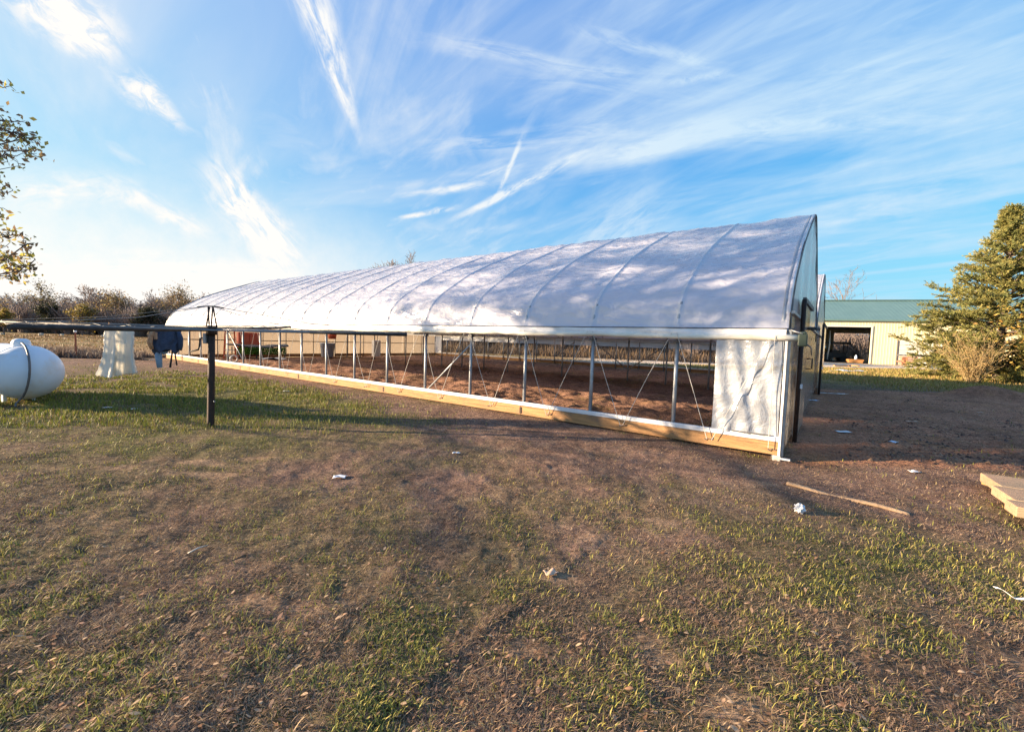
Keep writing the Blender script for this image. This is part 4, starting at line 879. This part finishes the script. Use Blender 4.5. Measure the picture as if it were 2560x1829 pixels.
P = np.stack([RNG.normal(-2.0, .9, 420), RNG.normal(-2.6, .5, 420), RNG.uniform(.6, 4.4, 420)], 1); P[:, 1] -= .25*(4-P[:, 2])
V, Fq, cv = leafquads(P, .16, [(.46,.27,.07),(.50,.36,.09),(.36,.22,.06),(.34,.30,.08)]); quick('vine_leaves', V, Fq, M['leaf'], cv, cf)
bx, by = at_(2445, 24.5); bu = empty('dry_shrub', (bx, by, 0), 0, 'dry tan twiggy shrub at the foot of the olive green cedar', 'shrub'); sg = []; rd = random.Random(14)
for k in range(150):
    a = rd.uniform(0, 6.28); q = Vector((.5*math.cos(a)*rd.random(), .25*math.sin(a)*rd.random(), -.05)); d = Vector((math.cos(a)*rd.uniform(.0,.5), math.sin(a)*rd.uniform(.0,.5), 1)).normalized(); hh_ = rd.uniform(.5, 1.75)
    for i_ in range(4):
        d = (d + Vector((rd.gauss(0,.2), rd.gauss(0,.2), -.02))).normalized(); e_ = q + d*rd.uniform(.3,.6)*hh_; sg.append((*q, *e_, .009-.0012*i_, .008-.0012*i_))
        if i_ > 0 and rd.random() < .7: g_ = q + (d+Vector((rd.gauss(0,.5), rd.gauss(0,.5), 0))).normalized()*.4; sg.append((*q, *g_, .009, .006))
        q = e_
V, Fq = segs_mesh(sg, 4); strw = pmat('dry_straw_stems', (.46,.34,.18), (.36,.26,.13), 4, .8); quick('stems', V, Fq, strw, None, bu)
P = np.array([s_[3:6] for s_ in sg]); P = P[RNG.integers(0, len(P), 3600)] + RNG.normal(0, .10, (3600, 3)); V, Fq, cv = leafquads(P, .09, [(.40,.27,.12),(.34,.22,.09),(.30,.24,.10)]); quick('leaves', V, Fq, M['leaf'], cv, bu)
# ------------------------------------------------------------------ barn
P1 = atY(2062, 905, 57)[:2]; P2 = atY(2238, 914, 54.3)[:2]; ex = (P2-P1)/np.linalg.norm(P2-P1); byaw = math.atan2(ex[1], ex[0])
bn_ = np.array([-ex[1], ex[0]])
def onbarn(u, v, off=0):
    r = ray(u, v); o = -P1; n = bn_; k = (P1@n + off)/(r[:2]@n); p = r*k; return float((p[:2]-P1)@ex), float(p[2]+HC)
barn = empty('barn', (P1[0], P1[1], 0), byaw, 'large cream metal barn with green roof and an open vehicle doorway', 'barn')
XL, XR = -16.0, onbarn(2640, 900)[0]; DEP = 14.0; EH = onbarn(2150, 797)[1]; DL = -1.2; DR = onbarn(2172, 900)[0]; DH = onbarn(2120, 817)[1]
gdl = onbarn(2246, 880)[0]; gdh = onbarn(2260, 851)[1]
RH = float(atY(2200, 753, P1[1] + ex[1]/ex[0]*6 + DEP/2)[2])
def siding(m, x0, x1, z0, z1, y, sg=-1):
    x = x0; n = max(1, int(round((x1-x0)/.30))); dx = (x1-x0)/n
    vs, fs = [], []
    prof_ = [(0, 0), (.74, 0), (.80, .014), (.94, .014)]
    pts = [(x0+(i_+a)*dx, y+sg*d_) for i_ in range(n) for a, d_ in prof_] + [(x1, y)]
    for px, py in pts: vs += [(px, py, z0), (px, py, z1)]
    for i_ in range(len(pts)-1): fs.append((2*i_, 2*i_+2, 2*i_+3, 2*i_+1))
    m.add(vs, fs)
m = MB(); siding(m, XL, DL, 0, EH, 0); siding(m, DL, DR, DH, EH, 0); siding(m, DR, XR, 0, EH, 0)
m.build('wall', M['cream'], barn, solid=.03)
m = MB(); bl, br_, bh = onbarn(2081, 890, DEP)[0], onbarn(2169, 890, DEP)[0], onbarn(2120, 833, DEP)[1]
siding(m, XL, bl, 0, EH, DEP, 1); siding(m, bl, br_, bh, EH, DEP, 1); siding(m, br_, XR, 0, EH, DEP, 1)
for xx in (XL, XR): m.add([(xx, 0, 0), (xx, DEP, 0), (xx, DEP, EH), (xx, DEP/2, RH-.1), (xx, 0, EH)], [(0,1,2,3,4)])
m.build('wall', M['cream'], barn, solid=.03)
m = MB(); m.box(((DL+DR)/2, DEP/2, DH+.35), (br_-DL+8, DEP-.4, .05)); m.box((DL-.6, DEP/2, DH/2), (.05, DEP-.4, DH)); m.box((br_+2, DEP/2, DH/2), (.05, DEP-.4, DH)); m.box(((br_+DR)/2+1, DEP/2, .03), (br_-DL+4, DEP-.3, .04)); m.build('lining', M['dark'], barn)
m = MB(); ov = .35; n = int((XR-XL)/.45)
for sg_ in (0, 1):
    pts = []
    for i_ in range(n):
        for a, d_ in ((0, 0), (.8, 0), (.86, .022), (.94, .022)): pts.append((XL-.3+(XR-XL+.6)*(i_+a)/n, d_))
    vs, fs = [], []
    for px, d_ in pts:
        e0 = (px, -ov, EH-.12+d_) if sg_ == 0 else (px, DEP+ov, EH-.12+d_); vs += [e0, (px, DEP/2, RH+d_)]
    for i_ in range(len(pts)-1): fs.append((2*i_, 2*i_+2, 2*i_+3, 2*i_+1))
    m.add(vs, fs)
m.build('roof', M['green'], barn, solid=.03)
MB().box(((XL+XR)/2, DEP/2, RH+.06), (XR-XL+.6, .5, .06)).build('ridge_cap', M['green'], barn)
MB().box(((XL+XR)/2, -ov-.02, EH-.2), (XR-XL+.6, .06, .16)).build('eave_trim', M['green'], barn)
m = MB(); m.box((DR+.08, -.06, DH/2), (.16, .08, DH)); m.box((DL-.08, -.06, DH/2), (.16, .08, DH)); m.box(((DL+DR)/2, -.06, DH+.09), (DR-DL+.32, .08, .18)); m.build('door_frame', M['creamtrim'], barn)
gd = MB()
for k in range(5): gd.box((gdl+2.2, -.08, .02+(k+.5)*gdh/5), (4.4, .06, gdh/5-.02))
gd.build('overhead_door', M['creamtrim'], barn, bevel=.01)
MB().box((gdl-.12, -.09, gdh/2), (.14, .1, gdh)).build('downpipe', M['galv_dark'], barn)
def bw(x, y, z=0): return (P1[0]+ex[0]*x+bn_[0]*y, P1[1]+ex[1]*x+bn_[1]*y, z)
# things in and before the barn
x_ = onbarn(2112, 895, 0)[0]
vh = empty('utility_vehicle', bw(x_+.4, 6), byaw, 'dark vehicle with a flat canopy parked inside the barn doorway', 'vehicle')
MB().box((0, 0, .95), (2.6, 1.7, .8), top=.92).box((0, -.1, 1.35), (1.0, 1.5, .5)).build('body', M['veh'], vh, bevel=.06)
MB().box((0, 0, 2.62), (3.3, 1.9, .30)).build('canopy', M['veh'], vh, bevel=.05)
for sx in (-1.3, 1.3):
    for sy in (-.75, .75): MB().tube([(sx, sy, 1.2), (sx*1.02, sy, 2.5)], .05, 6).build('canopy_post', M['veh'], vh)
for sx in (-.95, .95):
    for sy in (-.85, .85): MB().tube([(sx, sy-.12, .42), (sx, sy+.12, .42)], .42, 18).build('wheel', M['black'], vh)
x_ = onbarn(2082, 890)[0]; o = MB().tube([(-.15, 0, .3), (.05, 0, 2.4), (.0, 0, DH-.4)], .09, 8).build('pale_pole', M['creamtrim']); o.location = bw(x_+.3, 3); tag(o, 'pale pole leaning upright just inside the barn doorway', 'pole')
x_ = onbarn(2146, 898)[0]
for i_ in range(4):
    o = MB().box((0, 0, 0), (1.5+.1*i_, .5, .22)).build('orange_beam', M['lumber'], bevel=.02); o.location = bw(x_+.05*(i_ % 2), 1.0+.55*(i_ % 2), .13+.24*(i_//2)); o.rotation_euler = (0, 0, byaw+.03*i_)
    tag(o, ('orange beam at the bottom of the pile inside the barn door, nearer row' if i_ == 0 else 'orange beam at the bottom of the pile inside the barn door, rear row') if i_ < 2 else ('orange beam on top of the pile inside the barn door, nearer row' if i_ == 2 else 'orange beam on top of the pile inside the barn door, rear row'), 'beam', 'orange beams by the barn door')
x_ = onbarn(2148, 885)[0]; o = MB().lathe([(.001,0),(.16,0),(.17,.25),(.12,.42),(.06,.5),(.06,.58),(.001,.58)], 14).build('pale_jug', M['bluebin']); o.location = bw(x_, 1.0, .50); tag(o, 'pale blue jug standing on the orange beams in the barn door', 'jug')
# lumber stack under the overhead door
x_ = onbarn(2270, 900)[0]; k = 0
for lay in range(5):
    for c in range(2):
        o = MB().box((0, 0, 0), (3.0+.2*((lay+c) % 3), .5, .17)).build('stacked_board', M['redwood' if lay < 4 else 'galv_dark'], bevel=.01); o.location = bw(x_+.12*((lay*2+c) % 3), -2.3+.55*c, .25+.25*lay); o.rotation_euler = (0, 0, byaw+.015*((lay+c) % 3-1))
        tag(o, '%s board in the stack before the barn, %s layer, %s row' % ('reddish' if lay < 4 else 'dark', ('lowest', 'second', 'third', 'fourth', 'topmost')[lay], ('nearer', 'farther')[c]), 'board', 'boards stacked before the barn')
    if lay < 4:
        for bx_ in (-1.1, 1.1):
            o = MB().box((0, 0, 0), (.1, 1.2, .08)).build('spacer_batten', M['lumber']); o.location = bw(x_+bx_, -2.0, .125+.25*lay); o.rotation_euler = (0, 0, byaw)
            tag(o, 'spacer batten under the %s layer of boards before the barn, %s end' % (('lowest', 'second', 'third', 'fourth')[lay], 'left' if bx_ < 0 else 'right'), 'batten', 'battens in the lumber stack')
gx, gy = at_(2330, 46); o = MB().box((0,0,.5), (1.3,1.0,1.0)).box((0,0,1.03), (1.4,1.1,.07)).box((0,-.52,.55), (.9,.03,.6)).build('grey_crate', M['conc'], bevel=.02); o.location = (gx, gy, 0); tag(o, 'grey crate standing between the board stack and cedar', 'crate')
gx, gy = at_(2372, 45.5); tp_ = MB().grid(lambda u, v: ((u-.5)*3.0, (v-.5)*2.0, 1.15*max(0, math.sin(math.pi*u))**.5*max(0, math.sin(math.pi*v))**.4*(1+.12*math.sin(u*17+v*5))), 36, 22).build('tarped_heap', M['tarp'], solid=.02); tp_.location = (gx, gy, 0); tag(tp_, 'dark tarpaulin heap on the gravel behind the cedar branches', 'heap')
gx, gy = at_(2552, 33); tr_ = empty('cream_shed', (gx+1.2, gy+1.2, 0), .25, 'low cream shed partly hidden behind the cedar', 'shed')
m = MB(); siding(m, -2.2, 2.2, .1, 2.3, -1.5); m.box((0, .1, 1.2), (4.36, 3.1, 2.2)); m.build('wall', M['cream'], tr_); MB().box((0, 0, 2.42), (4.8, 3.6, .12)).build('roof', M['green'], tr_); MB().box((0, -1.5, .05), (4.5, .12, .14)).build('sill', M['veh'], tr_)
# ------------------------------------------------------------------ inside the greenhouse, far end
def inside(name, t, k, label=None, cat=None, rz=0, group=None): p = wld(t, k*SP); return empty(name, (p[0], p[1], float(gz(np.array([p[0]]), np.array([p[1]]))[0])), TH+rz, label, cat, group)
ld = inside('step_ladder', 2.32, 16.9, 'orange fibreglass stepladder standing at the far end of the greenhouse', 'ladder', -.37)
for sy in (-1, 1):
    for sx in (-1, 1): MB().beam((sx*.27, sy*.42, 0), (sx*.19, sy*.05, 1.85), .07, .05).build('rail', M['orange'], ld)
for k in range(6): f = (k+.6)/6.2; MB().box((0, -.42+.37*f, 1.85*f), (.52-.16*f, .11, .05)).build('step', M['alu'], ld)
MB().box((0, 0, 1.87), (.44, .2, .04)).build('top_cap', M['orange'], ld)
bnch = inside('potting_bench', 4.1, 17.35, 'potting bench under a dark tarp with green seedlings on its lower shelf', 'bench')
for sx in (-1.3, 0, 1.3):
    for sy in (-.35, .35): MB().box((sx, sy, .36), (.05, .05, .72)).build('leg', M['galv'], bnch)
MB().box((0, 0, .30), (2.75, .85, .03)).build('shelf', M['board'], bnch)
MB().grid(lambda u, v: ((u-.5)*2.95, (v-.5)*1.0, .80 + .10*abs(u-.5)*2 - .12*(2*abs(v-.5))**4 + .02*math.sin(u*19)), 40, 12).build('tarp_cover', M['tarp'], bnch, solid=.03)
n = 2600; P = np.stack([RNG.uniform(-1.3, 1.3, n), RNG.uniform(-.62, .1, n), .30+RNG.uniform(0, .40, n)], 1); V, Fq, cv = leafquads(P, .09, [(.16,.38,.08),(.20,.44,.10),(.12,.28,.06)]); o = quick('seedlings', V, Fq, M['leaf'], cv, bnch)
o = inside('red_cabinet', 3.75, 17.75); tag(o, 'red metal cabinet behind the potting bench at the end wall', 'cabinet'); MB().box((0, 0, .75), (1.15, .3, 1.45)).build('body', M['red'], o, bevel=.02); MB().box((-.28, .16-.33, .8), (.52, .02, 1.2)).box((.28, .16-.33, .8), (.52, .02, 1.2)).build('door', M['red'], o, bevel=.005)
o = inside('blue_tote', 8.3, 17.3); tag(o, 'pale blue plastic bin against the far end wall', 'bin'); MB().lathe([(.001,0),(.36,0),(.46,.86),(.50,.87),(.50,.92),(.44,.92),(.34,.06),(.001,.06)], 26).build('bin', M['bluebin'], o)
o = inside('red_crate', 8.9, 17.6); tag(o, 'red bucket hanging on the far wall above the pale blue bin', 'bucket'); MB().lathe([(.001,1.18),(.24,1.18),(.30,1.62),(.28,1.62),(.23,1.2),(.001,1.2)], 20).build('bucket', M['orange'], o); MB().tube([(-.29,0,1.6), (0,.1,1.78), (.29,0,1.6)], .01, 5).build('bail', M['galv'], o)
o = inside('white_locker', 12.2, 17.4); tag(o, 'narrow white louvred locker by the far wall of the second bay', 'locker'); MB().box((0,0,.6), (.5,.4,1.2)).build('body', M['white_pl'], o, bevel=.02)
for k in range(7): MB().box((0,-.21,.15+.15*k), (.42,.02,.09)).build('louvre', M['creamtrim'], o)
o = inside('hose_ring', 1.55, 15.2); tag(o, 'small white coiled ring leaning by the ladder', 'ring'); MB().tube([(.16*math.cos(a), 0, .17+.16*math.sin(a)) for a in np.linspace(0, 2*math.pi, 25)], .035, 8).build('ring', M['white_pl'], o)
def scrap(name, pos, sx, sy, mat, label, cat, rz=0, cr=.02, group=None, seed=0, tilt=0):
    rr_ = random.Random(seed+hash(label) % 97 if False else seed); ph = [rr_.uniform(0, 6) for _ in range(4)]
    m = MB().grid(lambda u, v: ((u-.5)*sx*(1+.08*math.sin(v*5+ph[3])), (v-.5)*sy*(1+.1*math.sin(u*4+ph[2])), cr*(1+math.sin(u*7+ph[0])*math.cos(v*6+ph[1])) + tilt*(u-.5)), 12, 8)
    o = m.build(name, mat, solid=.004); x, y = float(pos[0]), float(pos[1]); o.location = (x, y, float(gz(np.array([x]), np.array([y]))[0])+.012); o.rotation_euler = (0, 0, rz); return tag(o, label, cat, group)
p = wld(4.25, 16.4*SP); scrap('plastic_sheet', p, 1.3, .5, M['white_pl'], 'crumpled white plastic sheet on the soil before the potting bench', 'plastic sheet', 1.0, .06, seed=2)
p = wld(13.5, 15*SP)
# loose things on the ground
for u, v, sx, sy, mt, lb, rz, sd_ in ((850,1186,.14,.09,'paper','white paper scrap on the brown turf of the middle lawn',.1,3), (1377,1430,.085,.06,'tanpaper','tan card scrap lying on bare earth in the foreground',.5,4), (2108,1078,.26,.15,'paper','white plastic scrap on the dark soil beside the first door',.1,5),
       (2233,1108,.14,.1,'bluebin','bluish scrap alone on the dark soil right of the first door',.6,6), (2285,1176,.12,.08,'paper','small white scrap at the edge of the greenhouse shadow',.2,7), (2036,1000,.26,.14,'bluebin','bluish plastic scrap at the foot of the second door',.2,8), (2056,981,.28,.15,'paper','white scrap close to the second greenhouse door',.0,9),
       (2093,983,.7,.1,'white_pl','long white strip on the soil right of the second door',.05,10), (2450,1031,.2,.05,'tanpaper','pale chip on the dark soil near the right edge',.3,11), (2280,1058,.3,.05,'tanpaper','tan splinter on the dark soil beyond the scraps',.2,12), (270,1016,.16,.08,'paper','pale scrap in the lit grass near the tank',.3,13), (334,1018,.10,.08,'paper','little pale scrap in the grass between tank and post',1.1,14),
       (1140,1130,.10,.05,'paper','white chip on the turf below the middle of the baseboard',.4,15), (715,977,.14,.12,'paper','white wad on the lawn in front of the greenhouse side',.8,16), (385,899,.3,.1,'white_pl','white litter strip by the far corner of the greenhouse',.2,17)):
    scrap('paper_scrap', G(u, v), sx, sy, M[mt], lb, 'scrap', rz, .006, 'litter on the ground', sd_)
p = G(2118, 928); scrap('plastic_sheet', (p[0], p[1]), 2.4, 1.3, M['white_pl'], 'white plastic sheeting crumpled on the grass before the barn', 'plastic sheet', .3, .07, seed=21)
p = G(2130, 916)
for k in range(3):
    o = MB().box((0,0,.06), (2.2-.4*k,.2,.1)).build('loose_board', M['lumber'], bevel=.01); o.location = (float(p[0])-1.6+1.2*k, float(p[1])-.8+.7*k, .02); o.rotation_euler = (0, 0, .3+.5*k); tag(o, ('longest orange board lying before the barn by the white sheeting', 'middle orange board lying before the barn doorway', 'shortest orange board lying before the barn, nearest its door')[k], 'board', 'loose boards before the barn')
bm_ = MB(); n = 9
def wad(u, v):
    a, b_ = 2*math.pi*u, math.pi*v; r = .041*(1+.22*math.sin(5*a+3*b_)+.16*math.sin(9*b_+2*a)); return (r*math.sin(b_)*math.cos(a), r*math.sin(b_)*math.sin(a), r*.95*math.cos(b_))
o = MB().grid(wad, 26, 16, False).build('paper_wad', M['paper']); p = G(1999, 1266, .04); o.location = (float(p[0]), float(p[1]), float(gz(p[:1], p[1:2])[0])+.045); tag(o, 'crumpled white paper ball on the turf below the half buried plank', 'paper ball')
# half-buried plank, twig, ribbon
a, b_ = G(1968, 1205), G(2275, 1277); L_ = np.linalg.norm(b_-a); o = MB().grid(lambda u, v: ((u-.5)*L_, (v-.5)*.060*(1-.35*u), .002-.016*abs(v-.5)*2*abs(v-.5)*2+.010*math.sin(u*9+1)-.012*u), 40, 5).build('buried_plank', pmat('earthy_plank', (.36,.25,.16), (.25,.17,.11), 5, .9, bump=.6), solid=.03); p = (a+b_)/2; o.location = (p[0], p[1], float(gz(p[:1], p[1:2])[0])+.006); o.rotation_euler = (0, 0, math.atan2(b_[1]-a[1], b_[0]-a[0])); tag(o, 'long thin plank half sunk in the turf near the greenhouse corner', 'plank')
a, b_ = G(470, 1393), G(520, 1374); o = MB().tube([(a[0], a[1], .03), tuple((a+b_)[:2]/2)+(.04,), (b_[0], b_[1], .035)], [.004,.005,.003], 6).build('pale_twig', M['alu']); tag(o, 'thin pale twig lying in the dark grass at lower left', 'twig')
pts = [G(u, v) for u, v in ((2484, 1478), (2510, 1492), (2535, 1501), (2575, 1508), (2640, 1520))]; o = MB().grid(lambda u, v: tuple(np.array([np.interp(u*4, range(5), [q[c] for q in pts]) for c in range(2)]) + np.array([.1,1])*(v-.5)*.022) + (.03+.012*math.sin(u*9),), 30, 2).build('plastic_ribbon', M['white_pl'], solid=.001); tag(o, 'strip of pale plastic ribbon lying in the grass at lower right', 'ribbon')
# three heavy weathered boards lying side by side at the right
for k, (u, v, wd) in enumerate(((2450,1180,.30), (2484,1216,.33), (2515,1252,.34))):
    zt = .16; p = G(u, v, zt)
    A, B_, Cc = [(2450,1180),(2478,1211),(2511,1246),(2519,1264)][k:k+2], None, None
    pa = G(*A[0], zt); pb = G(*A[1], zt); wv_ = pb - pa
    dirx = (G(2560, 1195, zt) - G(2455, 1181, zt)); dirx /= np.linalg.norm(dirx); nrm = np.array([dirx[1], -dirx[0], 0]); wdt_ = max(.12, float(wv_@nrm)); Lb = 2.6
    m = MB().box((Lb/2, -wdt_/2+.004, 0), (Lb, wdt_-.028, .10))
    o = m.build('heavy_board', M['plank'], bevel=.008); st_ = pa if k == 0 else pa + dirx*0
    o.location = (st_[0], st_[1], zt-.052+.003*k); o.rotation_euler = (0, 0, math.atan2(dirx[1], dirx[0]))
    tag(o, ('heavy weathered board farthest back of the three at the right edge', 'heavy weathered board between two others at the right edge', 'heavy weathered board nearest the viewer at the right edge')[k], 'board', 'heavy boards lying side by side')
for k, dx in enumerate((.9, 2.1)):
    o = MB().box((0,0,0), (.14,1.1,.09)).build('bearer', M['lumber'], bevel=.005); p = G(2520, 1264, .1); o.location = (p[0]+dx, p[1]+.45, .05); tag(o, 'timber bearer under the heavy boards, %s' % ('nearer their stepped ends' if k == 0 else 'beyond the picture edge'), 'bearer', 'bearers under the boards')
# field fence stake, pale bales far off
p = G(190, 893); tp2 = empty('fence_stake', (p[0], p[1], 0), 0, 'rusty fence stake with white cap in the weeds behind the tank', 'stake'); MB().box((0,0,.55), (.05,.05,1.3)).build('stake', pmat('rusty_stake', (.30,.09,.05), (.22,.07,.04), 12, .8), tp2); MB().lathe([(.001,1.2),(.06,1.2),(.06,1.3),(.03,1.34),(.001,1.34)], 12).build('cap', M['white_pl'], tp2)
rockm = pmat('pale_limestone', (.62,.54,.42), (.46,.38,.28), 3, .9, bump=.5)
for k, (u, v) in enumerate(((103, 838), (155, 839), (257, 842), (5, 836))):
    p = G(u, v); rk = .26-.03*k
    o = MB().grid(lambda a_, b_: tuple(rk*(1+.2*math.sin(5*a_*6.283+k)+.15*math.sin(b_*9))*q for q in (math.sin(b_*math.pi)*math.cos(a_*2*math.pi)*1.3, math.sin(b_*math.pi)*math.sin(a_*2*math.pi), .75*math.cos(b_*math.pi))), 16, 9, False).build('field_stone', rockm); o.location = (float(p[0]), float(p[1]), .12 + float(gz(p[:1], p[1:2])[0]))
    tag(o, ('pale stone in the dry field above the propane tank', 'pale stone in the dry field just left of the fence stake', 'pale stone in the dry field beside the white skirt', 'pale stone in the dry field at the left edge')[k], 'stone', 'pale stones in the field')
